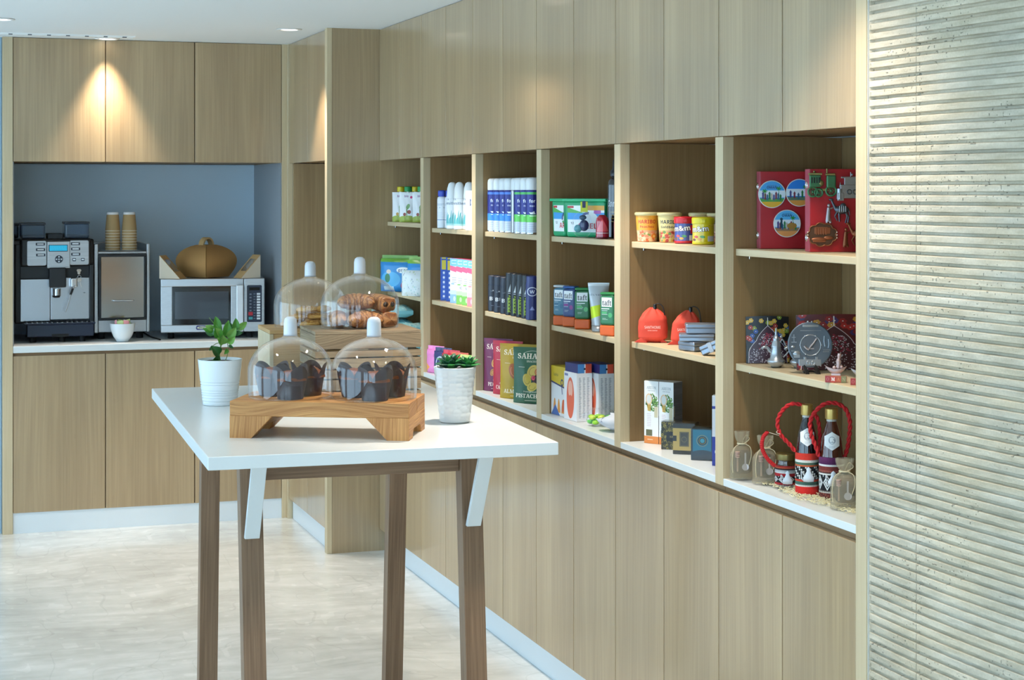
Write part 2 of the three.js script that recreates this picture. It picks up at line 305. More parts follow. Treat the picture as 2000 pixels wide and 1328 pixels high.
// ---------------------------------------------------------------- back wall with the coffee niche
const ZK = -8.75, CTR = .907, NB = -9.5;
{
  const X = [.4225, .861, 1.297, 1.737], where = ['left', 'middle', 'right'];
  const upL = ['oak wall cabinet door above the coffee machine, left half of the lamp glow', 'oak wall cabinet door above the cup stacks, right half of the lamp glow', 'oak wall cabinet door above the microwave, in plain light'];
  const loL = ['oak base cabinet door below the coffee machine', 'oak base cabinet door below the water chiller and sweetener bowl', 'oak base cabinet door below the microwave, partly behind the table'];
  for (let i = 0; i < 3; i++) {
    const lo = thing('base_cabinet', loL[i], 'cabinet', [0, 0, 0], 0, 'lower cabinets of the coffee corner');
    door(lo, 'x', X[i], X[i + 1], .1, .86, ZK);
    part('carcass', wuv(bx(X[i], X[i + 1], .1, .85, -9.5, ZK - .021)), M.woodIn, lo);
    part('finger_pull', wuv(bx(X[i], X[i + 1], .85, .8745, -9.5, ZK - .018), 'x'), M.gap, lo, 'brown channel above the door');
    const up = thing('wall_cabinet', upL[i], 'cabinet', [0, 0, 0], 0, 'upper cabinets of the coffee corner');
    door(up, 'x', X[i], X[i + 1], 1.803, CEIL - .002, ZK);
    part('carcass', wuv(bx(X[i], X[i + 1], 1.806, CEIL - .003, -9.5, ZK - .021)), M.woodIn, up);
  }
  const top = part('worktop', bx(.423, 1.7365, .875, CTR, NB, ZK + .002, .002), M.white, scene); top.name = numbered('worktop'); tag(top, 'white worktop under the coffee machine and the microwave', 'worktop');
  struct('baseboard_back', bx(.423, 1.737, 0, .1, -8.775, -8.755), M.kick);
  struct('trim_4', wuv(bx(.374, .422, 0, CEIL, -9.5, ZK + .004, .001), 'y', .4, 1.4), M.lip);
  struct('trim_5', wuv(bx(1.7372, XP + .0045, 0, CEIL, -9.5, ZK + .002, .001), 'y', .4, 1.4), M.lip);
  const nb = struct('wall_niche', bx(.422, 1.737, CTR, 1.803, NB - .03, NB), M.bluePaint);
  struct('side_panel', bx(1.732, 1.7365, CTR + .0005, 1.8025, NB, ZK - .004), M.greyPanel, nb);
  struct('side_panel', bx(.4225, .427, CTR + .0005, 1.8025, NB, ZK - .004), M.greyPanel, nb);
}
// ================================================================ TABLE AND WHAT STANDS ON IT
const TT = 1.0, TROT = -.0375;      // table top height; turn about y (front edge runs 2.1 degrees off the back wall)
{
  // local frame: origin on the floor under the front-left corner, +x along the front edge, -z towards the back
  const t = thing('display_table', 'tall table with white top, white braces and brown wooden splayed legs', 'table', [.669, 0, -4.296], TROT);
  const W = .908, D = 1.575;
  part('tabletop', bx(0, W, TT - .0335, TT, -D, 0, .0025), M.white, t);
  const leg = (xt, zt, xb, zb) => { // square tapered-splay leg from top to floor
    const s = .0295, P = [], q = [[-s, -s], [s, -s], [s, s], [-s, s]];
    const g = bx(-s, s, 0, TT - .034, -s, s, .002); const p = g.attributes.position;
    const gg = wuv(g, 'y', .4, 1.4); for (let i = 0; i < p.count; i++) { const k = p.getY(i) / (TT - .034); p.setX(i, p.getX(i) + xb + (xt - xb) * k); p.setZ(i, p.getZ(i) + zb + (zt - zb) * k); } gg.computeVertexNormals(); return gg;
  };
  part('leg', leg(.143, -.30, .152, -.21), M.legWood, t); part('leg', leg(.744, -.30, .746, -.21), M.legWood, t);
  part('leg', leg(.157, -1.27, .157, -1.36), M.legWood, t); part('leg', leg(.769, -1.27, .769, -1.36), M.legWood, t);
  part('apron', wuv(bx(.173, .714, TT - .110, TT - .034, -.318, -.282, .002), 'x', .4, 1.4), M.legWood, t);
  part('apron', wuv(bx(.187, .739, TT - .110, TT - .034, -1.288, -1.252, .002), 'x', .4, 1.4), M.legWood, t);
  for (const x of [.165, .745]) part('rail', wuv(bx(x - .015, x + .015, TT - .074, TT - .034, -1.238, -.332, .002), 'z', .4, 1.4), M.legWood, t);
  for (const x of [.143, .744]) { // white brace from the leg up to the front of the top
    const y0 = TT - .254, y1 = TT - .0337; const g = bx(-.0195, .0195, y0, y1, -.009, .009, .0015), p = g.attributes.position;
    for (let i = 0; i < p.count; i++) { const k = (p.getY(i) - y0) / (y1 - y0); p.setX(i, p.getX(i) + x); p.setZ(i, p.getZ(i) - .245 + k * .135); } g.computeVertexNormals();
    part('brace', g, M.white, t, 'white painted brace');
  }
}
// ---------------------------------------------------------------- oak serving riser
const RY = -.452, RX = .777, RZ = -4.619;
const onRiser = (t, d) => [RX + t * cos(RY) - d * sin(RY), 0, RZ - t * sin(RY) - d * cos(RY)];
{
  const r = thing('serving_riser', 'low oak serving riser with four carved feet, carrying the two front glass domes', 'serving board', [RX, TT + .001, RZ], RY);
  const W = .484, D = .236;
  part('board', wuv(merge(bx(0, W, .057, .097, -D / 2 + .001, 0, .002), bx(0, W, .057, .097, -D, -D / 2 - .001, .002)), 'x', .3, .9), M.oak, r);
  for (const [x0, x1, sgn] of [[0, .115, 1], [W - .115, W, -1]]) {
    // foot bar along the depth with an arched underside, its inner side sloping
    const s = new THREE.Shape(); s.moveTo(0, 0); s.lineTo(.052, 0); s.quadraticCurveTo(.06, .022, .075, .024); s.lineTo(D - .075, .024); s.quadraticCurveTo(D - .06, .022, D - .052, 0); s.lineTo(D, 0); s.lineTo(D, .0565); s.lineTo(0, .0565); s.closePath();
    const g = extr(s, x1 - x0, .0015); g.rotateY(PI / 2); const p = g.attributes.position;
    for (let i = 0; i < p.count; i++) { let x = p.getX(i), y = p.getY(i); const k = Math.max(0, 1 - y / .0565); if (sgn > 0) x = x * (1 - .48 * Math.pow(k, .7)); else x = (x1 - x0) - ((x1 - x0) - x) * (1 - .48 * Math.pow(k, .7)); p.setX(i, x + x0); }
    g.computeVertexNormals(); part('foot', wuv(g, 'z', .3, .9), M.oak, r);
  }
}
// ---------------------------------------------------------------- glass cloches
function clocheGeo(R, H, shoulder) { // closed glass shell: outer wall up, inner wall down
  const o = [[R * .985, 0], [R * .996, H * .12], [R, H * .3]], N = 22;
  for (let i = 0; i <= N; i++) { const a = i / N * PI / 2, x = R * cos(a), y = shoulder + (H - shoulder) * Math.pow(sin(a), .95); if (x > .021) o.push([x, y]); }
  const inner = o.map(([x, y]) => [x - .003, y > shoulder ? y - .003 : Math.max(y, .0004)]).reverse();
  return lathe([...o, [.0205, H + .003], [0, H + .004], [0, H - .001], ...inner], 56);
}
function cloche(name, label, pos, R, H, kr, kh) {
  const o = thing(name, label, 'glass dome', pos, rr(0, 3), 'glass domes');
  part('dome', clocheGeo(R, H, H * .42), M.glass, o);
  part('rim', lathe([[R * .985 - .003, .0005], [R * .985, .0005], [R * .987, .003], [R * .985 - .003, .003], [R * .985 - .003, .0005]], 56), M.glass, o);
  part('knob', lathe([[0, H + .002], [kr * 1.02, H + .002], [kr, H + .008], [kr * .97, H + kh * .7], [kr * .85, H + kh * .88], [kr * .5, H + kh * .98], [0, H + kh]], 36), M.knob, o, 'frosted grey-white knob');
  return o;
}
const RT = TT + .0986;
const d1 = onRiser(.135, .118), d2 = onRiser(.366, .118);
cloche('glass_cloche', 'front left glass dome over brown muffins on the oak riser', [d1[0], RT, d1[2]], .1145, .162, .0185, .055);
cloche('glass_cloche', 'front right glass dome over brown muffins on the oak riser, by the succulent', [d2[0], RT, d2[2]], .1165, .162, .0195, .056);
// ---------------------------------------------------------------- muffins in tulip wrappers
const wrapMat = phy({ color: rgb(52, 28, 27), roughness: .6, side: THREE.DoubleSide, clearcoat: .12, clearcoatRoughness: .25 });
const crumb = std({ color: rgb(128, 72, 38), roughness: .9, bumpMap: dataTex(128, 128, (() => { const f = lattice(50, 50); return (u, v) => { const x = 255 * f(u, v); return [x, x, x]; }; })(), false), bumpScale: .003 });
function muffinAt(pos, yaw, label) {
  const o = thing('muffin', label, 'muffin', pos, yaw, 'muffins under the front domes');
  const tw = rr(0, 6);
  part('wrapper', surf((u, v) => { // pleated paper cup with pointed petals
    const a = u * 2 * PI, pet = Math.pow(Math.abs(cos(a * 2)), .7), H = .058 + .032 * pet, y = v * H, pl = 1 + .025 * cos(a * 8) * v; const r = (.0345 + .011 * v + .0035 * v * v * pet) * pl; return [r * cos(a), y + .001, r * sin(a)]; }, 64, 10), wrapMat, o, 'dark brown tulip paper wrapper');
  const n = lattice(9, 9);
  part('cake', surf((u, v) => { const a = -u * 2 * PI, t = v * PI / 2, r = .0435 * cos(t) * (1 + .14 * (n(u, v * .5) - .5)); return [r * cos(a), .05 + .026 * sin(t) * (1 + .3 * (n(u + .5, v * .5) - .5)), r * sin(a)]; }, 28, 10), crumb, o);
  return o;
}
for (const [d, R, w] of [[d1, .0575, 'left'], [d2, .059, 'right']]) {
  const at = (ang, k) => [d[0] + k * sin(ang), RT, d[2] + k * cos(ang)];
  muffinAt(at(-.2, R), .4, `muffin standing foremost under the front ${w} dome`);
  muffinAt(at(-.2 + 2.1, R), 1.2, `muffin behind on the right under the front ${w} dome`);
  muffinAt(at(-.2 - 2.1, R), 2.1, `muffin behind on the left under the front ${w} dome`);
}
// ---------------------------------------------------------------- crates behind
{
  const H = .2225, W = .328, D = .272;
  const c = thing('slatted_crate', 'weathered grey-brown slatted wooden crate carrying the pastry dome', 'crate', [1.125, TT, -5.155], TROT);
  const sl = (x0, x1, y0, y1, z0, z1, g) => part('slat', wuv(bx(x0, x1, y0, y1, z0, z1, .0015), g, .3, .9), M.crate, c);
  for (const [y0, y1] of [[.003, .046], [.052, .084], [.089, .114], [.119, .148], [.152, .171], [.178, H - .001]]) { sl(0, W, y0, y1, -.012, 0, 'x'); sl(0, W, y0, y1, -D, -D + .012, 'x'); sl(0, .012, y0, y1, -D + .013, -.013, 'z'); sl(W - .012, W, y0, y1, -D + .013, -.013, 'z'); }
  for (const x of [.026, W - .026]) for (const z of [-.026, -D + .026]) part('corner_post', wuv(bx(x - .013, x + .013, 0, H - .001, z - .013, z + .013), 'y', .3, .9), M.crate, c);
  part('paper_liner', bx(W * .66, W - .0135, .012, H - .016, -D + .014, -.0135, .004), M.white, c, 'white paper lining seen between the slats');
  for (let i = 0; i < 4; i++) sl(.0005, W - .0005, H - .0005, H + .009, -D + .068 * i + .001, -D + .068 * (i + 1) - .002, 'x');
}
{
  const b = thing('wooden_box', 'plain light wood box with a pale end edge, carrying the cookie dome', 'crate', [1.053, TT, -5.504], TROT);
  const W = .275, H = .2, D = .25;
  part('front_board', wuv(bx(.013, W - .0125, 0, H, -.012, 0, .001), 'x', .3, .9), M.boxWood, b);
  part('back_board', wuv(bx(.013, W - .0125, 0, H, -D, -D + .012, .001), 'x', .3, .9), M.boxWood, b);
  part('end_board', wuv(bx(0, .0125, 0, H, -D, .004, .001), 'y', .3, .9), M.lip, b, 'paler end board'); part('end_board', wuv(bx(W - .012, W, 0, H, -D, 0, .001), 'y', .3, .9), M.boxWood, b);
  part('lid_board', wuv(bx(0, W, H + .0005, H + .0125, -D, .004, .0015), 'x', .3, .9), M.boxWood, b);
}
const c4 = [1.296, TT + .2322, -5.29], c3 = [1.212, TT + .2132, -5.629];
cloche('glass_cloche', 'back right glass dome over croissants on the slatted crate', c4, .122, .164, .0185, .055);
cloche('glass_cloche', 'back left glass dome over golden cookies on the plain wood box', c3, .119, .16, .0185, .053);
// ---------------------------------------------------------------- pastries
const crustTex = (a, b) => { const n = lattice(6, 24), m = lattice(40, 60); return dataTex(256, 256, (u, v) => { const t = .6 * n(u, v) + .4 * m(u, v); return [0, 1, 2].map((i) => a[i] + (b[i] - a[i]) * Math.min(1, Math.max(0, (t - .25) * 2))); }); };
const crust = phy({ map: crustTex([122, 70, 36], [204, 148, 92]), roughness: .5, clearcoat: .3, clearcoatRoughness: .3 });
const goldCrust = std({ map: crustTex([186, 124, 48], [240, 196, 116]), roughness: .65 });
const choc = plain(42, 22, 14, .5);
function croissantGeo(L, R, bend, ridges = 7) {
  return surf((u, v) => { const s = v * 2 - 1, th = s * bend, env = Math.pow(Math.max(0, 1 - Math.pow(Math.abs(s), 2.2)), .55); const st = Math.abs(((s + 1) * ridges / 2) % 1 - .5) * 2; const r = Math.max(.0015, R * env * (.93 + .08 * st)); const a = u * 2 * PI, q = L / 2 / bend; const cx = q * sin(th), cz = q * (1 - cos(th)); const k = r * cos(a); return [cx + k * sin(-th) * -1 * 0 - k * sin(th), r * .88 * sin(a) + R * .85, cz + k * cos(th)]; }, 22, 70);
}
{
  const cg = croissantGeo(.125, .031, 1.0), pg = surf((u, v) => { const a = u * 2 * PI, s = v * 2 - 1, e = Math.pow(Math.max(0, 1 - s ** 10), .4), k = Math.pow(Math.abs(cos(a)), .6) * Math.sign(cos(a)), m = Math.pow(Math.abs(sin(a)), .6) * Math.sign(sin(a)); return [.0475 * s, .024 + .024 * e * m * (1 + .06 * cos(a * 5)), .031 * e * k]; }, 30, 24);
  const mk = (lab, p, yaw, tilt = 0, g = cg, nm = 'croissant') => { const o = thing(nm, lab, nm === 'croissant' ? 'croissant' : 'pastry', p, yaw); o.rotation.z = tilt; part('crust', g, crust, o); return o; };
  mk('croissant at the left of the pastry dome', [c4[0] - .072, c4[1] + .0005, c4[2] + .004], 1.3);
  mk('croissant lying foremost in the middle of the pastry dome', [c4[0] + .0, c4[1] + .0005, c4[2] + .058], .1);
  mk('croissant on top of the others at the back of the pastry dome', [c4[0] - .014, c4[1] + .0535, c4[2] + .012], -.3);
  mk('croissant behind the others in the pastry dome', [c4[0] + .004, c4[1] + .0005, c4[2] - .03], .1);
  const pc = mk('chocolate pastry roll with dark chocolate ends leaning at the right of the pastry dome', [c4[0] + .066, c4[1] + .0515, c4[2] + .0], -1.25, -.12, pg, 'chocolate_roll');
  for (const z of [-.013, .012]) part('chocolate_stick', ball(.0085, .0455, .026, z, .8, 1, 1, 12), choc, pc, 'dark chocolate stick');
  mk('plain puff pastry roll beneath the chocolate roll', [c4[0] + .075, c4[1] + .0005, c4[2] + .002], -1.3, 0, pg, 'pastry_roll');
}
{ // rippled golden cookies
  const cookie = surf((u, v) => { const a = u * 2 * PI, t = v * PI - PI / 2, r = Math.max(.0005, .030 * cos(t)); return [r * cos(a) * 1.25, .011 + .0105 * sin(t) * (1 + .16 * cos(a * 2 + 0)) + .0016 * cos(r * cos(a) * 700) * Math.max(0, sin(t)), r * sin(a) * .85]; }, 30, 16);
  const spots3 = [[-.07, 0, .03, .3, 0], [-.018, 0, .075, .5, 0], [.062, 0, .05, .1, 0], [-.02, 0, .018, .2, 0], [.04, .0005, .0, -.5, 0], [.075, 0, -.02, 1.3, 0], [-.05, .0225, .05, .7, 0], [.012, .0225, .045, -.2, 0], [.062, .0225, .022, .3, 0], [-.02, .0455, .046, .2, 0], [.036, .0455, .03, .9, 0]];
  const src = thing('cookie', 'golden ripple cookie in the loose heap under the back left dome', 'cookie', [c3[0] + spots3[0][0], c3[1] + .0005, c3[2] + spots3[0][2]], .3, 'cookies under the back left dome');
  part('crumb', cookie, goldCrust, src);
  spots3.slice(1).forEach(([x, y, z, w, t]) => { const o = copyOf(src, [c3[0] + x, c3[1] + y + .0005, c3[2] + z], w); o.rotation.z = t; });
}
// ---------------------------------------------------------------- potted plants
const soil = std({ color: rgb(46, 34, 27), roughness: 1 });
const soilGeo = (r, y) => { const n = lattice(14, 14); return surf((u, v) => { const a = u * 2 * PI, q = v * r; return [q * cos(a), y + .006 * (n(u, v) - .4) * (v < .97 ? 1 : .2), -q * sin(a)]; }, 30, 8); };
const potWhite = phy({ color: rgb(226, 234, 238), roughness: .3, clearcoat: .5, clearcoatRoughness: .15 });
function leafGeo(L, W, cup, curl) { // pointed oval leaf with thickness, base at origin, growing along +y, facing +z
  const top = (side) => surf((u, v) => { const w = W * Math.pow(sin(PI * Math.pow(v, .8)), .75) * (u - .5) * 2 * .5; const y = v * L, z = -curl * v * v * L + cup * Math.abs(w) * 1.2 - Math.max(0, .0006 - Math.abs(w)) + side; return [w, y, z]; }, 6, 9);
  const a = top(.0003), b = top(-.0003); const p = b.attributes.position, n = b.attributes.normal; for (let i = 0; i < p.count; i += 3) { for (const t of [p, n]) { const x = [t.getX(i + 1), t.getY(i + 1), t.getZ(i + 1)]; t.setXYZ(i + 1, t.getX(i + 2), t.getY(i + 2), t.getZ(i + 2)); t.setXYZ(i + 2, ...x); } } for (let i = 0; i < n.count; i++) n.setXYZ(i, -n.getX(i), -n.getY(i), -n.getZ(i));
  return merge(a, b);
}
{
  const o = thing('potted_plant', 'leafy green seedling in a white ribbed pot at the left of the table', 'plant', [.872, TT, -5.36], .2);
  const ring = (y) => .0525 + (.0675 - .0525) * y / .14; const pts = [[0, 0], [.0505, 0], [.0525, .002]];
  for (let y = .01; y <= .078; y += .0008) { const k = [.012, .022, .0305, .038, .0455, .0625, .0705].reduce((m, c) => Math.max(m, Math.max(0, 1 - Math.abs(y - c) / .0024)), 0); pts.push([ring(y) - .0022 * k, y]); }
  pts.push([ring(.1), .1], [ring(.137), .137], [ring(.14) + .0002, .1395], [ring(.14) - .003, .14], [ring(.13) - .0045, .125], [0, .122]);
  part('pot', lathe(pts, 56), potWhite, o);
  part('soil', soilGeo(ring(.13) - .005, .131), soil, o);
  const lf = [phy({ color: rgb(94, 168, 62), roughness: .45, side: THREE.DoubleSide, transmission: .35, thickness: 0 }), phy({ color: rgb(140, 196, 92), roughness: .45, side: THREE.DoubleSide, transmission: .35, thickness: 0 }), phy({ color: rgb(48, 112, 50), roughness: .4, side: THREE.DoubleSide, transmission: .3, thickness: 0 })];
  const stemM = plain(96, 128, 60, .6);
  const stems = [[[0, .128, 0], [-.002, .155, 0], [.003, .185, .001], [.006, .215, 0], [.004, .24, 0]], [[.006, .21, 0], [.022, .232, .004], [.04, .244, .004], [.054, .25, 0]], [[.005, .205, 0], [-.012, .225, .006], [-.03, .24, .004]], [[.013, .13, .006], [.02, .15, .01], [.023, .175, .008], [.02, .19, .01]], [[.004, .19, 0], [-.018, .187, .008], [-.028, .178, .008]], [[-.012, .225, .006], [-.022, .25, .004], [-.036, .268, .004]]];
  stems.forEach((s, i) => part('stem', tube(s, i ? .0011 : .0022, 18, 6), stemM, o));
  const L = [ // x, y, z, length, width, roll (about z), pitch, tone
    [-.012, .228, .01, .036, .022, .1, .1, 0], [-.01, .205, .012, .038, .025, .3, .5, 0], [-.024, .232, .008, .026, .016, 1.15, .4, 1], [-.024, .226, .006, .03, .014, 1.3, .3, 0], [.012, .21, .01, .036, .024, -.25, .3, 0], [.02, .205, .012, .034, .024, -.6, .6, 1],
    [.03, .232, .006, .022, .012, .2, .2, 2], [.045, .225, .008, .032, .02, -.1, .2, 0], [.052, .228, .004, .034, .018, -1.0, .2, 1], [.04, .218, .01, .024, .014, -1.5, .8, 2], [.005, .185, .014, .034, .022, .35, .9, 1], [.002, .192, .012, .03, .02, 1.0, .9, 1], [.018, .19, .012, .03, .02, -.7, 1, 1],
    [-.004, .155, .008, .032, .026, .85, .4, 2], [-.002, .145, .006, .026, .018, 1.9, .5, 2], [-.026, .182, .008, .016, .009, 2.4, .4, 2], [.02, .17, .012, .018, .012, 2.4, .6, 0], [.024, .182, .01, .015, .008, -2.2, .4, 2], [-.002, .215, .012, .03, .018, .8, .7, 1], [.008, .226, .008, .03, .012, -.5, .2, 1], [-.006, .132, .01, .024, .015, 1.45, .3, 2], [.026, .214, .006, .026, .016, -.9, .4, 0], [.01, .2, -.012, .034, .022, .2, -.6, 0], [-.014, .212, -.01, .03, .02, .9, -.5, 2], [.034, .222, -.008, .03, .018, -.7, -.5, 0]];
  for (const [x, y, z, l, w, roll, pitch, tone] of L) { const g = leafGeo(l * 1.2, w * 1.2, .35, .22); g.rotateX(pitch); g.rotateZ(roll); g.translate(x, y, z); part('leaf', g, lf[tone], o); }
}
{
  const o = thing('potted_succulent', 'dark green succulent in a white dimpled tapered pot at the right of the table', 'plant', [1.437, TT, -4.735], 0);
  const R = (y) => .0425 + (.0605 - .0425) * Math.pow(y / .157, .85), jit = Array.from({ length: 17 * 14 }, () => [rnd(), rnd()]);
  const dimple = (u, v) => { const x = u * 17, y = v * 12; let m = 9; for (let j = -1; j <= 1; j++) for (let i = -1; i <= 1; i++) { const cx = Math.floor(x) + i, cy = Math.floor(y) + j; if (cy < 0 || cy > 13) continue; const q = jit[cy * 17 + ((cx % 17) + 17) % 17], d = Math.hypot(cx + .2 + .6 * q[0] - x, cy + .2 + .6 * q[1] - y); if (d < m) m = d; } return Math.max(0, 1 - m * m * 1.8); };
  part('pot', merge(surf((u, v) => { const y = .003 + .148 * v, a = -u * 2 * PI, d = .0019 * dimple(u, v) * Math.min(1, v * 8) * Math.min(1, (1 - v) * 10); const r = R(y) - d; return [r * cos(a), y, r * sin(a)]; }, 150, 96), lathe([[0, 0], [.04, 0], [R(.003), .003]], 48), lathe([[R(.151), .151], [R(.157), .156], [R(.157) - .0015, .1575], [R(.15) - .0035, .153], [R(.14) - .004, .142], [0, .141]], 56)), potWhite, o);
  part('soil', soilGeo(R(.14) - .0045, .147), soil, o);
  const sm = [phy({ color: rgb(34, 92, 62), roughness: .38, clearcoat: .2 }), phy({ color: rgb(56, 140, 66), roughness: .4, clearcoat: .2 }), phy({ color: rgb(28, 74, 60), roughness: .38, clearcoat: .2 })];
  const fleshy = (L, W, T) => surf((u, v) => { const a = u * 2 * PI, w = W * Math.pow(Math.max(0, sin(PI * Math.pow(v, .62) * .999)), .7) + .0003 * (1 - v); return [w * cos(a), v * L, T * w / W * sin(a) - .5 * Math.max(0, v - .35) ** 2 * L * -1]; }, 12, 12);
  const rosette = (cx, cz, s, tones) => { for (let ring = 0; ring < 4; ring++) { const k = [4, 6, 7, 9][ring], open = [.15, .4, .72, 1.05][ring]; for (let i = 0; i < k; i++) { const g = fleshy([.034, .042, .042, .04][ring] * s, [.008, .0105, .0115, .012][ring] * s, .0045 * s); g.rotateX(open); g.rotateY(i / k * 2 * PI + ring * .4); g.translate(cx, .1515, cz); part('leaf', g, sm[tones[(i + ring) % tones.length]], o); } } };
  rosette(-.016, .008, 1.2, [0, 2, 1, 0]); rosette(.034, .012, 1.0, [1, 0, 1]); rosette(.0, -.03, 1.1, [2, 0]);
}
// ================================================================ COFFEE COUNTER
const brush = (base) => { const n = lattice(3, 240), m = lattice(8, 500); return dataTex(64, 512, (u, v) => { const t = (n(u, v) * .6 + m(u, v) * .4 - .5) * 26; return base.map((c) => c + t); }); };
M.steelBrushed = std({ map: brush([190, 192, 194]), metalness: .9, roughness: .36 });
const rubber = plain(20, 20, 22, .8);
{ // ---- bean-to-cup coffee machine; local unit: photo detail px -> metres
  const K = .0004998, X = (c) => (c - 449) * K, Yy = (c) => (1266 - c) * K;
  const o = thing('coffee_machine', 'black and steel automatic coffee machine with two bean hoppers and a lit blue display', 'coffee machine', [.634, CTR + .0005, -8.965], 0);
  const box = (x0, x1, y0, y1, z0, z1, r = .004) => bx(X(x0), X(x1), Yy(y1), Yy(y0), z0, z1, r);
  part('body', merge(box(68, 840, 245, 1085, -.42, -.05, .008), box(120, 812, 238, 512, -.06, -.012, .012), box(120, 812, 512, 640, -.06, -.042, .003), box(790, 832, 500, 1085, -.06, -.01, .004)), M.black, o);
  part('drip_tray', merge(box(178, 826, 1085, 1212, -.06, .035, .006), box(150, 840, 1072, 1088, -.06, .04, .003)), M.navy, o, 'dark navy drip tray');
  part('tray_notch', box(415, 580, 1182, 1213, .034, .0362, .0005), plain(8, 9, 12, .6), o);
  part('tray_grid', merge(...Array.from({ length: 14 }, (_, i) => bx(X(175 + i * 48), X(190 + i * 48), Yy(1072), Yy(1068), -.05, .034))), M.steel, o);
  for (const x of [240, 520, 715]) for (const z of [-.36, .0]) part('foot', cyl(.016, .013, Yy(1209), X(x), 0, z, 18), rubber, o);
  part('splash_panel', box(120, 408, 640, 1062, -.05, -.022, .003), M.steel, o, 'mirror steel splash panel'); part('splash_panel', box(411, 792, 630, 1050, -.05, -.024, .003), M.steel, o, 'mirror steel splash panel');
  part('screw', cyl(.0046, .0046, .002, X(742), Yy(784), -.024, 14).rotateX(0), rubber, o);
  for (const [x0, x1, y0, y1, z] of [[184, 368, 260, 502, .0], [597, 779, 258, 498, .0]]) part('button_panel', put(extr(rrect(X(x1) - X(x0), (y1 - y0) * K, .008, (X(x0) + X(x1)) / 2, (Yy(y0) + Yy(y1)) / 2), .014, .001), 0, 0, z - .014), M.steelBrushed, o);
  const cp = part('display_panel', merge(bx(X(374), X(596), Yy(524), Yy(264), -.014, .012, .003), bx(X(376), X(597), Yy(530), Yy(518), -.014, .016, .002)), M.steelBrushed, o);
  const scr = canvasTex(256, 96, (c, w, h) => { c.fillStyle = '#26c6f6'; c.fillRect(0, 0, w, h); c.fillStyle = '#0f7fb4'; c.font = 'bold 30px monospace'; c.fillText('- - - - - - -', 14, 42); c.fillText('- - - -', 60, 78); });
  part('screen', put(face(172 * K, 55 * K), X(482), Yy(330), .0129), std({ color: 0x101418, emissive: 0xffffff, emissiveMap: scr, emissiveIntensity: .85, roughness: .3 }), cp);
  part('screen_bezel', bx(X(388), X(574), Yy(364), Yy(297), .0115, .0126), M.navy, cp);
  part('direction_pad', put(cyl(.0195, .0195, .003, 0, 0, 0, 30), X(488), Yy(441), .0115, PI / 2), plain(46, 56, 70, .4), cp);
  for (const [dx, dy] of [[0, 0], [1, 0], [-1, 0], [0, 1], [0, -1]]) part('key', bx(X(488) + dx * .0118 - .0036, X(488) + dx * .0118 + .0036, Yy(441) + dy * .0118 - .0036, Yy(441) + dy * .0118 + .0036, .0142, .0156, .001), plain(210, 220, 228, .4), cp);
  const btn = (x, y, w, h) => { const p = part('button', bx(X(x - w / 2), X(x + w / 2), Yy(y + h / 2), Yy(y - h / 2), -.001, .003, .0015), M.navy, o); part('cap', bx(X(x - w * .36), X(x + w * .36), Yy(y + h * .22), Yy(y - h * .3), .002, .0045, .001), plain(226, 236, 242, .35), p); };
  for (const [x, y] of [[310, 290], [312, 345], [314, 398], [650, 289], [652, 341], [653, 394]]) btn(x, y, 88, 26);
  for (const x of [638, 722]) btn(x, 448, 34, 30);
  // spout
  part('spout_block', merge(box(392, 556, 524, 722, -.05, .03, .006)), M.black, o);
  part('nozzle', merge(put(lathe([[.0195, 0], [.02, .03], [.0205, .034]], 30), X(467), Yy(803), .0)), M.chrome, o);
  part('nozzle_ring', put(lathe([[0, 0], [.014, 0], [.0185, .004], [.019, .011], [0, .011]], 30), X(465), Yy(826), .0), M.black, o);
  // steam wand
  part('wand_mount', merge(box(603, 668, 632, 725, -.03, .018, .006)), M.chrome, o);
  part('steam_wand', merge(tube([[X(640), Yy(700), .02], [X(605), Yy(780), .03], [X(573), Yy(880), .036], [X(545), Yy(968), .04]], .0032, 26, 10)), M.chrome, o);
  part('wand_grip', tube([[X(622), Yy(735), .0255], [X(598), Yy(795), .031]], .0056, 8, 12), M.black, o);
  part('lock', put(cyl(.0075, .0075, .008, 0, 0, 0, 20), X(690), Yy(585), -.043, PI / 2), M.chrome, o);
  part('key', merge(put(extr(rrect(.022, .014, .006), .002), X(690), Yy(560), -.033, 0, PI / 2 * 0), bx(X(690) - .002, X(690) + .002, Yy(600), Yy(570), -.034, -.032)), M.chrome, o);
  part('key_ring', put(clean(new THREE.TorusGeometry(.008, .0012, 8, 24)), X(692), Yy(622), -.02), M.chrome, o);
  part('hanging_key', merge(put(extr(rrect(.02, .02, .008), .002), X(692), Yy(655), -.02), put(bx(-.0025, .0025, -.03, 0, 0, .002), X(697), Yy(672), -.02, 0, 0, .25)), M.chrome, o);
  // hoppers
  const smoke = phy({ color: rgb(150, 172, 196), transmission: .82, thickness: 0, roughness: .06, ior: 1.5, side: THREE.DoubleSide, clearcoat: 0 });
  const hop = (x0, x1, y0, y1, z0, z1, lab) => { const h = part('bean_hopper', bx(X(x0), X(x1), Yy(y1), Yy(y0), z0, z1, .012), smoke, o, lab); part('hopper_lid', bx(X(x0) - .002, X(x1) + .002, Yy(y0) - .004, Yy(y0) + .0075, z0 - .002, z1 + .002, .003), plain(40, 46, 56, .3), h); part('beans', bx(X(x0) + .006, X(x1) - .006, Yy(y1) + .001, Yy(y1) + .018, z0 + .006, z1 - .006, .005), plain(58, 48, 50, .7), h); };
  hop(126, 362, 92, 238, -.17, -.03, 'clear smoky bean hopper'); hop(548, 792, 84, 238, -.17, -.03, 'clear smoky bean hopper'); hop(66, 124, 104, 240, -.36, -.2, 'clear smoky rear hopper');
  part('top_block', box(388, 540, 188, 246, -.2, -.05, .004), M.black, o);
  part('side_tab', box(56, 120, 258, 296, -.1, -.04, .004), M.black, o);
}
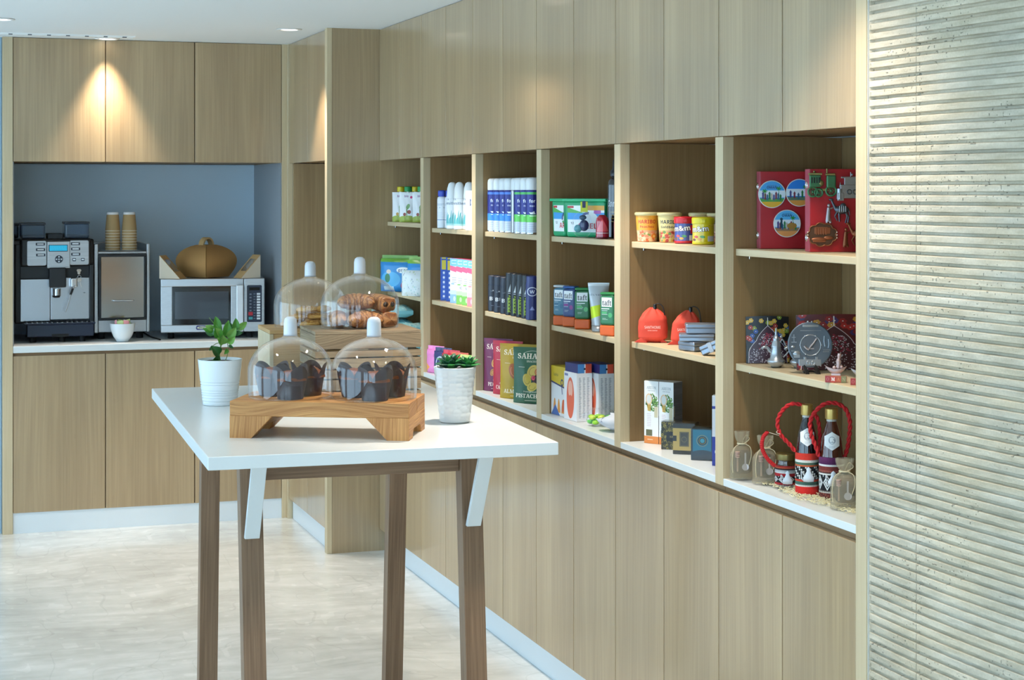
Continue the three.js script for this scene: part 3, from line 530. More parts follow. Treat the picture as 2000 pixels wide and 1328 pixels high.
{ // ---- milk cooler
  const K = .000552, X = (c) => (c - 322) * K, Yy = (c) => (1238 - c) * K;
  const o = thing('milk_cooler', 'narrow steel milk cooler with a framed mirror door and a bar handle', 'cooler', [.972, CTR + .0005, -9.03], 0);
  const box = (x0, x1, y0, y1, z0, z1, r = .003) => bx(X(x0), X(x1), Yy(y1), Yy(y0), z0, z1, r);
  part('body', merge(box(72, 572, 440, 1178, -.42, -.012, .003), box(70, 104, 362, 1178, -.42, .0, .003), box(544, 572, 362, 1178, -.42, .0, .003)), M.steelBrushed, o);
  part('lower_panel', box(106, 542, 1062, 1174, -.02, -.001), M.steelBrushed, o);
  part('tray_rail', box(104, 544, 432, 452, -.012, .004), M.steel, o); part('tray_rail', box(104, 544, 362, 380, -.42, -.405), M.steel, o);
  const dr = part('door', merge(box(106, 542, 455, 481, -.02, .012), box(106, 542, 1040, 1062, -.02, .012), box(106, 131, 481, 1040, -.02, .012), box(515, 542, 481, 1040, -.02, .012)), M.black, o);
  part('door_panel', box(130, 516, 480, 1041, -.015, .006, .0005), std({ color: rgb(198, 190, 182), metalness: 1, roughness: .14 }), dr, 'mirror steel door panel');
  part('handle', merge(tube([[X(236), Yy(882), .005], [X(236), Yy(882), .019], [X(262), Yy(883), .022], [X(395), Yy(883), .022], [X(418), Yy(882), .019], [X(418), Yy(882), .005]], .0042, 40, 10)), M.chrome, dr);
  for (const x of [140, 490]) for (const z of [-.36, -.05]) part('foot', cyl(.018, .016, Yy(1176), X(x), 0, z, 18), rubber, o);
}
{ // ---- paper cups, two nested stacks standing mouth down
  const side = plain(176, 146, 100, .75), lip = plain(240, 232, 214, .6), base = plain(240, 241, 240, .6);
  const y0 = CTR + .0005 + (1238 - 430) * .000552 + .0012, n = 8, dy = .0142, xs = [.9335, 1.0165], zs = [-9.12, -9.115], w = ['left', 'right'];
  const ord = ['lowest', 'second', 'third', 'fourth', 'fifth', 'sixth', 'seventh', 'topmost'];
  const src = thing('paper_cup', '', 'paper cup', [xs[0], y0, zs[0]], 0, 'cups of the left stack');
  part('wall', lathe([[.0375, .004], [.0304, .085], [.0297, .085], [.0366, .004], [.0375, .004]], 36), side, src);
  part('rim', put(clean(new THREE.TorusGeometry(.0384, .0014, 8, 36)), 0, .003, 0, PI / 2), lip, src);
  part('bottom', lathe([[.0304, .0852], [.0294, .0965], [.0284, .097], [.0274, .0925], [0, .092]], 36), base, src);
  for (let k = 0; k < 2; k++) for (let i = 0; i < n; i++) {
    const lab = i === 7 ? `topmost brown paper cup, showing whole, in the ${w[k]} stack` : `paper cup showing its cream rim, ${ord[i]} from below in the ${w[k]} stack`;
    const c = k + i ? copyOf(src, [xs[k], y0 + i * dy, zs[k]], i * .7, lab) : src; c.userData.label = lab; c.userData.group = `cups of the ${w[k]} stack`;
  }
}
{ // ---- sweetener bowl
  const o = thing('sugar_bowl', 'small white round bowl full of sweetener sachets in front of the cooler', 'bowl', [.957, CTR + .0005, -8.875], 0); o.scale.setScalar(1.08);
  part('bowl', lathe([[0, .002], [.026, 0], [.028, .003], [.043, .026], [.0545, .055], [.058, .084], [.0562, .0845], [.0525, .056], [.041, .028], [.02, .009], [0, .008]], 44), potWhite, o);
  const cols = [[214, 222, 150], [226, 158, 168], [236, 236, 230], [168, 190, 130], [232, 206, 190]];
  const g = (() => { const f = surf((u, v) => [(u - .5) * .032, (v - .5) * .05, .003 * Math.pow(Math.max(0, 4 * u * (1 - u) * 4 * v * (1 - v)), .4)], 6, 8), b = surf((u, v) => [(.5 - u) * .032, (v - .5) * .05, -.003 * Math.pow(Math.max(0, 4 * u * (1 - u) * 4 * v * (1 - v)), .4)], 6, 8); return merge(f, b); })();
  const nm = ['yellow', 'pink', 'white', 'green', 'cream'];
  for (let i = 0; i < 14; i++) { const k = i % 5, a = i / 14 * 2 * PI, r = i % 2 ? .036 : .02; const s = thing('sweetener_sachet', `${nm[k]} paper sweetener sachet standing in the white bowl`, 'sachet', [.957 + r * sin(a), CTR + .08 + (i % 3) * .002, -8.875 + r * cos(a)], a, `${nm[k]} sachets in the bowl`); s.rotation.x = -.25; part('packet', g, plain(...cols[k], .6), s); }
}
{ // ---- microwave
  const K = .1732 / 384, X = (c) => (c - 668) * K, Yy = (c) => (1222 - c) * K;
  const o = thing('microwave_oven', 'steel countertop microwave with a dark window, keypad column and white bar handle', 'microwave', [1.414, CTR + .0005, -8.905], -.13);
  const box = (x0, x1, y0, y1, z0, z1, r = .003) => bx(X(x0), X(x1), Yy(y1), Yy(y0), z0, z1, r);
  part('body', box(90, 1246, 548, 1146, -.36, -.03, .004), M.steelSatin, o);
  const d = part('door', merge(box(86, 1010, 544, 632, -.03, .0, .004), box(86, 1010, 1064, 1150, -.03, .0, .004), box(86, 214, 628, 1068, -.03, .0, .003), box(866, 1010, 628, 1068, -.03, .0, .003)), M.steelBrushed, o);
  part('window_border', box(212, 868, 628, 1066, -.02, -.002, .002), M.darkGlass, d);
  part('window', box(244, 842, 690, 1000, -.004, -.0012, .0005), phy({ color: rgb(58, 64, 72), roughness: .16, clearcoat: 1, clearcoatRoughness: .05 }), d);
  part('handle', merge(box(926, 1003, 618, 1058, .022, .034, .004), box(940, 990, 634, 668, -.001, .024, .002), box(940, 990, 1010, 1044, -.001, .024, .002)), std({ color: rgb(226, 230, 234), metalness: .35, roughness: .25 }), d);
  part('control_panel', box(1013, 1246, 544, 1150, -.03, .0, .004), M.steelBrushed, o);
  const kp = part('keypad', put(extr(rrect((1212 - 1048) * K, (1040 - 624) * K, .006, (X(1048) + X(1212)) / 2, (Yy(624) + Yy(1040)) / 2), .003, .0008), 0, 0, -.001), M.navy, o);
  for (let i = 0; i < 10; i++) { part('key', box(1157, 1196, 712 + i * 31, 734 + i * 31, .0015, .0034, .0006), plain(226, 230, 234, .4), kp); part('key', box(1120, 1143, 716 + i * 31, 728 + i * 31, .0015, .0026, .0004), plain(92, 104, 122, .4), kp); }
  for (let i = 0; i < 6; i++) part('key', box(1074, 1098, 718 + i * 37, 734 + i * 37, .0015, .0026, .0004), plain(110, 120, 136, .4), kp);
  part('stop_key', box(1062, 1112, 926, 966, .0015, .0034, .0008), plain(196, 44, 58, .4), kp); part('start_key', box(1066, 1110, 984, 1012, .0015, .0034, .0008), plain(70, 160, 170, .4), kp);
  part('display', box(1070, 1190, 648, 682, .0015, .0028, .0005), plain(12, 16, 18, .15), kp);
  const lg = canvasTex(256, 80, (c, w, h) => { c.fillStyle = '#3b3a78'; c.fillRect(0, 0, w, h); c.fillStyle = '#cfd0b0'; c.beginPath(); c.ellipse(w * .42, h / 2, w * .36, h * .34, 0, 0, 7); c.fill(); c.fillStyle = '#34346c'; c.font = 'italic bold 44px sans-serif'; c.fillText('Menu', 46, 56); });
  part('badge', frontUV(put(extr(rrect(156 * K, 46 * K, .0085, X(556), Yy(1098)), .0025, .0006), 0, 0, -.0008), X(478), X(634), Yy(1121), Yy(1075)), std({ map: lg, roughness: .4 }), d, 'oval blue maker badge');
  for (const x of [200, 1080]) for (const z of [-.3, -.06]) part('foot', cyl(.017, .014, Yy(1148), X(x), 0, z, 18), rubber, o);
  part('base', box(170, 1140, 1144, 1166, -.34, -.06), M.black, o);
}
{ // ---- kraft boxes on the microwave
  const kraft = std({ color: rgb(180, 134, 78), roughness: .8, bumpMap: null }), kraftL = plain(196, 158, 106, .8), kraftPale = plain(214, 200, 178, .8);
  const TOP = CTR + (1222 - 544) * .1732 / 384 + .0015;
  {
    const o = thing('kraft_cake_box', 'bulging brown card cake box with a loop handle on the microwave', 'box', [1.408, TOP, -9.09], .62);
    // four bowed side panels meeting at rounded vertical folds
    const H = .166, prof = (v) => (v < .5 ? .082 + .03 * sin(PI * v) : .112 * Math.sqrt(Math.max(0, 1 - Math.pow((v - .5) / .53, 2))));
    for (let k = 0; k < 4; k++) { const g = surf((u, v) => { const r = prof(v), x = (u * 2 - 1) * r * .985, z = r + .012 * (1 - (u * 2 - 1) ** 2) * sin(PI * Math.min(1, v * 1.3)); return [x, .0008 + H * v, z]; }, 16, 20); g.rotateY(k * PI / 2); part('side_panel', g, kraft, o); }
    part('bottom', bx(-.08, .08, 0, .0012, -.08, .08), kraft, o);
    const hg = surf((u, v) => { const a = v * PI, r = .040, w = (u - .5) * .034; return [-r * cos(a), H - .006 + .046 * sin(a), w]; }, 4, 26), hb = surf((u, v) => { const a = v * PI, r = .031, w = (.5 - u) * .034; return [-r * cos(a), H - .006 + .037 * sin(a), w]; }, 4, 26), e1 = surf((u, v) => { const a = v * PI, q = 1 - u * .2; return [-.040 * (u ? .775 : 1) * cos(a), H - .006 + (u ? .037 : .046) * sin(a), -.017]; }, 1, 26), e2 = surf((u, v) => { const a = v * PI; return [-.040 * (u ? 1 : .775) * cos(a), H - .006 + (u ? .046 : .037) * sin(a), .017]; }, 1, 26);
    part('handle', merge(hg, hb, e1, e2), kraftL, o);
  }
  const wedge = (label, pos, yaw, flip) => {
    const o = thing('sandwich_box', label, 'box', pos, yaw), w = .112, h = .117, d = .08, s = flip;
    const tri = (z0, z1, m, nm) => part(nm, clean(extr(s > 0 ? [[0, 0], [w, 0], [0, h]] : [[0, 0], [0, h], [-w, 0]], z1 - z0).translate(0, 0, z0)), m, o);
    tri(-.0012, 0, kraftPale, 'triangle_panel'); tri(-d, -d + .0012, kraftPale, 'triangle_panel');
    part('back_panel', bx(s > 0 ? 0 : -.0012, s > 0 ? .0012 : 0, 0, h, -d + .0013, -.0013), kraftL, o); part('bottom_panel', bx(s > 0 ? .0013 : -w, s > 0 ? w : -.0013, 0, .0012, -d + .0013, -.0013), kraftL, o);
    const L = Math.hypot(w, h), slope = (a0, a1, z0, z1, m, nm) => { const g = bx(0, .0012, a0, a1, z0, z1); g.rotateZ(Math.atan2(w, h)); g.translate(w, 0, 0); if (s < 0) { g.scale(-1, 1, 1); const p = g.attributes.position, n = g.attributes.normal, t = g.attributes.uv; for (let i = 0; i < p.count; i += 3) for (const q of [p, n, t]) for (let c = 0; c < q.itemSize; c++) { const a = q.array[(i + 1) * q.itemSize + c]; q.array[(i + 1) * q.itemSize + c] = q.array[(i + 2) * q.itemSize + c]; q.array[(i + 2) * q.itemSize + c] = a; } } part(nm, g, m, o); };
    slope(0, L * .3, -d, 0, kraftL, 'front_flap'); slope(L * .82, L, -d, 0, kraftL, 'front_flap'); slope(L * .3, L * .82, -d, -d + .01, kraftL, 'window_edge'); slope(L * .3, L * .82, -.01, 0, kraftL, 'window_edge');
    slope(L * .3, L * .82, -d + .0105, -.0105, M.film, 'window_film');
  };
  wedge('triangular sandwich box at the left end of the microwave top', [1.15, TOP, -8.965], -.55, 1);
  wedge('triangular sandwich box at the right end of the microwave top', [1.656, TOP, -8.90], .32, -1);
}
{ const o = thing('power_cable', 'black power cable lying on the counter between cooler and microwave', 'cable', [0, CTR, 0]); part('cord', tube([[1.118, .005, -9.4], [1.118, .005, -9.2], [1.12, .005, -9.05], [1.135, .005, -8.95], [1.142, .005, -8.87]], .004, 40, 8), rubber, o); }
// ================================================================ GOODS ON THE SHELVES
const R90 = -PI / 2;
const T6 = SHELF_HI + .0008, L6 = SHELF_LO + .0008, S6 = SLAB + .0022, T1 = 1.518 + .0008;
const FONT = 'sans-serif';
// carton: local origin = front left bottom corner, +x along its front, depth to -z
function carton(name, label, cat, [x, y, z], yaw, w, h, d, { front, side, top, color = rgb(235, 236, 236), rough = .45 }, group) {
  const o = thing(name, label, cat, [x, y, z], yaw, group), m = (t) => std(t ? (t.isTexture ? { map: t, roughness: rough } : { color: t, roughness: rough }) : { color, roughness: rough });
  const g = new THREE.BoxGeometry(w, h, d).translate(w / 2, h / 2, -d / 2), body = new THREE.Mesh(g, [m(side), m(side), m(top), m(null), m(front), m(front)]);
  body.name = 'carton'; body.castShadow = body.receiveShadow = true; o.add(body);
  part('end_flap', bx(.0008, w - .0008, h + .0001, h + .0009, -d + .0012, -.0012), m(top), o);
  return o;
}
// round item with a wrapped label: label centre faces local +z
function roll(pts, y0, y1, seg = 40, sz = 1) { const g = lathe(pts, seg), p = g.attributes.position, uv = g.attributes.uv; g.rotateY(PI); for (let i = 0; i < p.count; i++) uv.setY(i, (p.getY(i) - y0) / (y1 - y0)); if (sz !== 1) { g.scale(1, 1, sz); } return g; }
const fitText = (c, s, x, y, px, col, font = 'bold', maxW) => { c.fillStyle = col; c.font = `${font} ${px}px ${FONT}`; c.textAlign = 'center'; c.fillText(s, x, y, maxW); };
const scrib = (c, x, y, w, n, dy, col, lw = 2) => { c.strokeStyle = col; c.lineWidth = lw; for (let i = 0; i < n; i++) { c.beginPath(); c.moveTo(x, y + i * dy); c.lineTo(x + w * (.65 + .35 * rnd()), y + i * dy); c.stroke(); } };
// soft pouch: flat sealed rim, bulging middle; front prints 0..1
function pouchGeo(w, h, d, foot = .5) {
  const bul = (u, v) => { const e = Math.min(u, 1 - u) * 2; return Math.pow(Math.min(1, e * 1.5), .6) * Math.pow(Math.min(1, (1 - v) * 1.7), .8) * (v < .06 ? .8 + v * 3 : 1); };
  const f = surf((u, v) => [(u - .5) * w * (1 - .03 * sin(PI * v)), v * h, .0006 + d / 2 * bul(u, v) + .0012 * sin(u * 21 + v * 13) * bul(u, v)], 20, 24), b = surf((u, v) => [(.5 - u) * w * (1 - .03 * sin(PI * v)), v * h, -.0006 - d / 2 * bul(u, v)], 20, 24);
  const ub = b.attributes.uv; for (let i = 0; i < ub.count; i++) ub.setXY(i, .03, ub.getY(i));
  const e = [0, 1].map((s) => surf((u, v) => [(s - .5) * w * (1 - .03 * sin(PI * v)), v * h, (u - .5) * .0012 * (s ? -1 : 1)], 1, 24)); const bot = surf((u, v) => [(u - .5) * w, 0, (v - .5) * -1 * (d * .8 * Math.pow(Math.min(1, Math.min(u, 1 - u) * 3), .6) + .0012)], 20, 4);
  for (const q of [...e, bot]) for (let i = 0; i < q.attributes.uv.count; i++) q.attributes.uv.setXY(i, .02, .02);
  return merge(f, b, e, bot);
}
// ---------------------------------------------------------------- BAY 1: pouches, nappies, pale packs
{
  const tex = (dots) => canvasTex(160, 256, (c, w, h) => { const g = c.createLinearGradient(0, 0, 0, h); c.fillStyle = '#eef0f2'; c.fillRect(0, 0, w, h); c.fillStyle = '#a8b84a'; c.beginPath(); c.ellipse(w * .5, h * .98, w * .7, h * .2, 0, 0, 7); c.fill(); c.fillStyle = '#6f8a3c'; c.fillRect(w * .46, h * .5, 9, h * .34); c.fillStyle = dots; c.beginPath(); c.arc(w * .62, h * .66, 17, 0, 7); c.arc(w * .36, h * .74, 14, 0, 7); c.fill(); fitText(c, 'bio', w * .42, h * .17, 26, '#8a5a8a'); c.fillStyle = '#d8417c'; c.beginPath(); c.arc(w * .7, h * .17, 11, 0, 7); c.fill(); c.fillStyle = '#7ba56a'; c.beginPath(); c.ellipse(w * .55, h * .48, 16, 24, .4, 0, 7); c.fill(); });
  const m1 = std({ map: tex('#c89a3c'), roughness: .35 }), m2 = std({ map: tex('#9c4630'), roughness: .35 }), yel = plain(214, 196, 30, .4), grn = plain(34, 150, 80, .4), white = plain(236, 236, 232, .4);
  const g = pouchGeo(.085, .135, .03), cap = lathe([[.0165, 0], [.0175, .002], [.0175, .02], [.0155, .023], [0, .0235]], 24);
  const mk = (lab, pos, m, cm) => { const o = thing('food_pouch', lab, 'pouch', pos, -.62, 'spouted pouches on the top shelf by the pillar'); part('pouch', g, m, o); part('spout', cyl(.008, .008, .012, 0, .132, 0, 18), white, o); part('cap', put(cap.clone(), 0, .1375, 0), cm, o); return o; };
  mk('white fruit puree pouch with a yellow cap, at the front', [2.085, T1, -7.72], m1, yel); mk('white fruit puree pouch with a yellow cap, half hidden behind its neighbour', [2.15, T1, -7.70], m1, yel);
  mk('white fruit puree pouch with a green cap, at the front', [2.085, T1, -7.595], m2, grn); mk('white fruit puree pouch with a green cap, behind the partition edge', [2.12, T1, -7.5], m2, grn);
}
function softPack(name, label, cat, pos, yaw, w, h, d, tex, color, group, crown) {
  const o = thing(name, label, cat, pos, yaw, group);
  const n = lattice(7, 6), f = (s) => surf((u, v) => { const e = Math.pow(sin(PI * Math.min(1, Math.max(0, u))) , .45) * Math.pow(Math.min(1, v * 6 + .2) * Math.min(1, (1 - v) * 5 + .08), .6); return [s * (u - .5) * w * (1 + .02 * (n(v, u) - .5)), h * v, s * (d / 2 * (.25 + .75 * e) + .004 * (n(u, v) - .5))]; }, 18, 18);
  const edge = (s) => surf((u, v) => { const e = .25 * 1; const dd = d / 2 * (.25); return [s * w / 2 * (1 + .02 * (n(v, s > 0 ? .999 : 0) - .5)), h * v, -s * (u - .5) * 2 * dd]; }, 2, 18);
  const tb = (y, s) => surf((u, v) => { const e = Math.pow(sin(PI * u), .45) * Math.pow(s > 0 ? .08 : .2, .6); return [(u - .5) * w, y, -s * (v - .5) * 2 * d / 2 * (.25 + .75 * e)]; }, 18, 2);
  const front = f(1), rest = [f(-1), edge(1), edge(-1), tb(h, 1), tb(0, -1)];
  for (const q of rest) for (let i = 0; i < q.attributes.uv.count; i++) q.attributes.uv.setXY(i, .02, .98);
  part('pack', merge(front, ...rest), tex ? std({ map: tex, roughness: .3 }) : plain(...color, .3), o);
  if (crown) part('top_seal', (() => { const a = surf((u, v) => [(u - .5) * w * .96, h - .001 + v * .016, .0015 * sin(u * 18) + .0006], 16, 2), b = surf((u, v) => [(.5 - u) * w * .96, h - .001 + v * .016, .0015 * sin((1 - u) * 18) - .0006], 16, 2); return merge(a, b); })(), plain(...crown, .35), o);
  return o;
}
{
  const blue = canvasTex(256, 256, (c, w, h) => { c.fillStyle = '#2f8fd6'; c.fillRect(0, 0, w, h); c.fillStyle = '#7ab648'; c.fillRect(0, 0, w, 26); c.fillStyle = '#58b6ea'; c.beginPath(); c.ellipse(90, 160, 70, 60, 0, 0, 7); c.fill(); c.fillStyle = '#2f7a4a'; c.beginPath(); c.ellipse(70, 150, 20, 34, 0, 0, 7); c.fill(); c.fillStyle = '#b05a8c'; c.beginPath(); c.ellipse(180, 200, 16, 30, .3, 0, 7); c.fill(); c.fillStyle = '#e8d7c6'; c.beginPath(); c.arc(78, 100, 17, 0, 7); c.fill(); c.fillStyle = '#fff'; c.beginPath(); c.ellipse(180, 88, 46, 24, 0, 0, 7); c.fill(); fitText(c, 'good', 180, 98, 30, '#2c3a64'); c.fillStyle = '#cfe9f8'; c.fillRect(40, 214, 74, 30); });
  softPack('nappy_pack', 'blue nappy pack with a green top edge, at the pillar end of the middle shelf', 'pack', [2.075, L6, -7.70], -.75, .19, .15, .09, blue, null, 'blue nappy packs', [126, 176, 70]);
  softPack('nappy_pack', 'blue nappy pack with a white logo, partly behind the white wipes pack', 'pack', [2.14, L6, -7.47], -.75, .19, .15, .09, blue, null, 'blue nappy packs', [150, 192, 84]);
  const wip = canvasTex(256, 160, (c, w, h) => { c.fillStyle = '#eef3f2'; c.fillRect(0, 0, w, h); for (let i = 0; i < 60; i++) { c.fillStyle = ['#b8d8d4', '#d8e4c8', '#c0c8d0'][i % 3]; c.beginPath(); c.arc(rnd() * w, rnd() * h, 2 + rnd() * 5, 0, 7); c.fill(); } });
  softPack('wipes_pack', 'white speckled pack standing before the blue nappy packs', 'pack', [2.04, L6, -7.33], -.7, .115, .112, .05, wip, null);
  const teal = canvasTex(256, 128, (c, w, h) => { c.fillStyle = '#9fdbe2'; c.fillRect(0, 0, w, h); for (let i = 0; i < 26; i++) { c.strokeStyle = ['#e9fafa', '#62b6c4', '#4f8a98', '#c8eef0'][i % 4]; c.lineWidth = 2 + rnd() * 5; c.beginPath(); const y = rnd() * h; c.moveTo(rnd() * w, y); c.bezierCurveTo(rnd() * w, y + 20, rnd() * w, y - 20, rnd() * w, y + 16 * rnd()); c.stroke(); } });
  const at = [[2.06, -7.68, .0, 'lowest'], [2.06, -7.67, .062, 'second'], [2.065, -7.68, .124, 'third'], [2.06, -7.66, .186, 'topmost']];
  for (const [x, z, y, nm] of at) { const o = softPack('tissue_pack', `pale teal tissue pack lying in the pile behind the pastry dome, ${nm}`, 'pack', [x + .05, S6 + y + .03, z], R90, .22, .16, .058, teal, null, 'pale teal packs in the pile'); o.rotation.set(-PI / 2, 0, R90 * 0 + 1.45); }
  for (const [x, z, y, nm] of [[2.06, -7.40, 0, 'lowest'], [2.06, -7.405, .06, 'middle'], [2.06, -7.39, .121, 'topmost']]) { const o = softPack('tissue_pack', `pale teal tissue pack by the partition, ${nm} of the lower pile`, 'pack', [x + .05, S6 + y + .03, z], 0, .22, .16, .058, teal, null, 'pale teal packs in the pile'); o.rotation.set(-PI / 2, 0, 1.5); }
}
// ---------------------------------------------------------------- BAY 2: lotions, brushes, medicine boxes, pink packs
{
  const lot = canvasTex(256, 256, (c, w, h) => { c.fillStyle = '#e9edf3'; c.fillRect(0, 0, w, h); scrib(c, 78, 60, 100, 2, 10, '#aab6c8', 3); for (const x of [90, 128, 166]) { c.fillStyle = '#b9c4d4'; c.fillRect(x - 4, 84, 8, 12); } scrib(c, 78, 130, 100, 4, 12, '#c6d0de', 2); c.fillStyle = '#8fa6c6'; c.fillRect(60, 186, 136, 6); });
  const body = roll([[0, 0], [.019, 0], [.021, .003], [.021, .118], [.019, .128], [.012, .132]], 0, .132, 36, .72), cap = put(lathe([[.0125, 0], [.017, .002], [.017, .02], [.015, .026], [0, .0265]], 26), 0, .1315, 0).scale(1, 1, .8);
  const m = std({ map: lot, roughness: .35 }), cm = plain(52, 78, 190, .35);
  [[2.06, -6.975], [2.075, -6.915], [2.068, -6.858]].forEach(([x, z], i) => { const o = thing('lotion_bottle', `slim white bottle with a blue cap, ${['nearest the pillar', 'middle of the three', 'beside the spray bottles'][i]}`, 'bottle', [x, T6, z], -.9, 'white bottles with blue caps'); part('body', body, m, o); part('cap', cap, cm, o); });
  const spr = canvasTex(256, 256, (c, w, h) => { c.fillStyle = '#f0f3f5'; c.fillRect(0, 0, w, h); c.strokeStyle = '#34507a'; c.lineWidth = 3; for (const x of [112, 128]) { c.beginPath(); c.arc(x, 76, 26, 2.2, 4.2); c.stroke(); } fitText(c, 'sensitive', 128, 122, 20, '#5a6c86'); c.fillStyle = '#4fb4b8'; for (let i = 0; i < 9; i++) { const x = 82 + i * 11; c.beginPath(); c.moveTo(x, 226); c.quadraticCurveTo(x + 4, 190 - (i % 3) * 14, x + 12 + (i % 2) * 4, 150 + (i % 4) * 14); c.quadraticCurveTo(x + 12, 200, x + 10, 226); c.fill(); } c.fillStyle = '#a8dcdc'; c.fillRect(80, 226, 100, 10); });
  const sb = roll([[0, 0], [.024, 0], [.0265, .004], [.0265, .11], [.023, .124]], 0, .19, 36, .7), sc = roll([[.0232, .1245], [.0248, .13], [.022, .165], [.016, .184], [.008, .19], [0, .191]], 0, .19, 36, .7), sm = std({ map: spr, roughness: .35 }), wm = plain(236, 239, 240, .35);
  [[2.05, -6.79], [2.055, -6.705], [2.075, -6.64]].forEach(([x, z], i) => { const o = thing('spray_deodorant', `white deodorant with teal flames and a rounded white cap, ${['first after the blue caps', 'middle one of the three', 'last, behind the circle pack'][i]}`, 'deodorant', [x, T6, z], -.8, 'white spray deodorants'); part('body', sb, sm, o); part('cap', sc, wm, o); });
  const circ = canvasTex(192, 256, (c, w, h) => { c.fillStyle = '#eef2f6'; c.fillRect(0, 0, w, h); c.fillStyle = '#2c4a86'; c.beginPath(); c.arc(76, 76, 24, -1.57, 1.57); c.fill(); c.beginPath(); c.arc(112, 76, 24, -1.2, 1.2); c.fill(); c.fillStyle = '#eef2f6'; c.beginPath(); c.arc(106, 76, 18, 0, 7); c.fill(); scrib(c, 40, 130, 110, 6, 16, '#e2c8d4', 3); });
  carton('lotion_box', 'white pack with a dark blue circle mark, against the partition', 'box', [2.035, T6, -6.56], -1.25, .075, .155, .045, { front: circ }, 'white toiletries');
  // middle shelf
  const br = canvasTex(96, 256, (c, w, h) => { c.fillStyle = '#2450b4'; c.fillRect(0, 0, w, h); c.fillStyle = '#d9c531'; c.fillRect(18, 0, 60, 72); c.fillStyle = '#1d3f96'; c.fillRect(18, 8, 60, 8); for (let i = 0; i < 6; i++) { c.fillStyle = '#dfe8f6'; c.fillRect(34, 84 + i * 28, 28, 14); c.fillStyle = '#4e7cd8'; c.fillRect(30, 102 + i * 28, 34, 4); } });
  const ps = canvasTex(64, 256, (c, w, h) => { c.fillStyle = '#2a5cc4'; c.fillRect(0, 0, w, h); c.fillStyle = '#cbb92c'; c.fillRect(0, 0, w, 60); });
  [[2.06, -6.995], [2.066, -6.93]].forEach(([x, z], i) => carton('toothbrush_box', `narrow blue pack with a yellow top, ${['farther', 'nearer'][i]} of the pair`, 'box', [x, L6, z], -.62, .03, .18, .022, { front: br, side: ps, color: rgb(36, 80, 180) }, 'blue and yellow toothbrush packs'));
  const med = (col, icon) => canvasTex(160, 256, (c, w, h) => { c.fillStyle = '#eceef0'; c.fillRect(0, 0, w, h); c.fillStyle = '#7cc4e8'; c.fillRect(0, 0, w, 44); c.fillStyle = '#e8628a'; c.beginPath(); c.moveTo(0, 40); c.lineTo(w, 60); c.lineTo(w, 92); c.lineTo(0, 68); c.fill(); c.strokeStyle = '#fff'; c.lineWidth = 3; c.strokeRect(20, 10, 60, 18); scrib(c, 24, 110, 90, 3, 13, '#9aa0a8', 3); fitText(c, icon, 80, 172, 24, '#8c9098'); c.fillStyle = col; c.fillRect(0, 206, w, 50); c.globalAlpha = .4; c.fillRect(0, 182, w, 26); c.globalAlpha = 1; c.fillStyle = '#fff'; c.beginPath(); c.arc(52, 230, 14, 0, 7); c.arc(104, 230, 14, 0, 7); c.globalAlpha = .5; c.fill(); c.globalAlpha = 1; c.fillStyle = col; c.fillRect(14, 142, 36, 7); });
  const tb = med('#8ab6e0', ''), tg = med('#7cc256', 'NO FAT'), tp = med('#f0909e', ''), sd = canvasTex(64, 256, (c, w, h) => { c.fillStyle = '#e6dfe2'; c.fillRect(0, 0, w, h); c.fillStyle = '#d24a6e'; c.fillRect(0, 0, w, 34); scrib(c, 10, 60, 44, 12, 14, '#b0b0b8', 2); });
  [[2.05, -6.822, tb, 'with a blue foot'], [2.052, -6.742, tg, 'with a green foot, farther one'], [2.054, -6.668, tg, 'with a green foot, nearer one'], [2.052, -6.594, tp, 'with a pink foot, farther one'], [2.05, -6.515, tp, 'with a pink foot, against the partition']].forEach(([x, z, t, l]) => carton('medicine_box', `white and pink upright box ${l}`, 'box', [x, L6, z], -.98, .07, .182, .04, { front: t, side: sd, top: rgb(206, 66, 96) }, 'white and pink upright boxes'));
  // bottom
  const pink = canvasTex(160, 128, (c, w, h) => { c.fillStyle = '#e486c4'; c.fillRect(0, 0, w, h); c.fillStyle = '#f2a9d8'; c.fillRect(96, 14, 50, 100); c.fillStyle = '#e8a04c'; c.beginPath(); c.moveTo(0, 70); c.lineTo(50, 96); c.lineTo(0, 128); c.fill(); c.fillStyle = '#f5dcec'; c.fillRect(110, 60, 14, 60); });
  const packs = [[2.045, -7.008, [226, 130, 190], pink, 'pink pack at the far end of the bottom shelf, before the succulent'], [2.05, -6.915, [48, 52, 92], canvasTex(96, 96, (c, w, h) => { c.fillStyle = '#343a6a'; c.fillRect(0, 0, w, h); c.strokeStyle = '#c8d0e8'; c.lineWidth = 5; c.beginPath(); c.arc(48, 46, 24, 0, 7); c.stroke(); c.fillStyle = '#c86c96'; c.fillRect(0, 70, w, 26); }), 'navy pack with a pale ring behind the succulent leaves'], [2.05, -6.8, [190, 44, 60], null, 'red pack on the bottom shelf behind the succulent'], [2.05, -6.685, [206, 90, 60], null, 'orange-red pack on the bottom shelf behind the succulent'], [2.05, -6.565, [196, 224, 110], null, 'lime pack at the partition behind the succulent']];
  for (const [x, z, col, t, l] of packs) softPack('sanitary_pack', l, 'pack', [x, S6, z], -1.1, .1, .098, .04, t, col, 'small packs on the bottom shelf of the lotion bay', col.map((q) => Math.min(255, q + 20)));
}
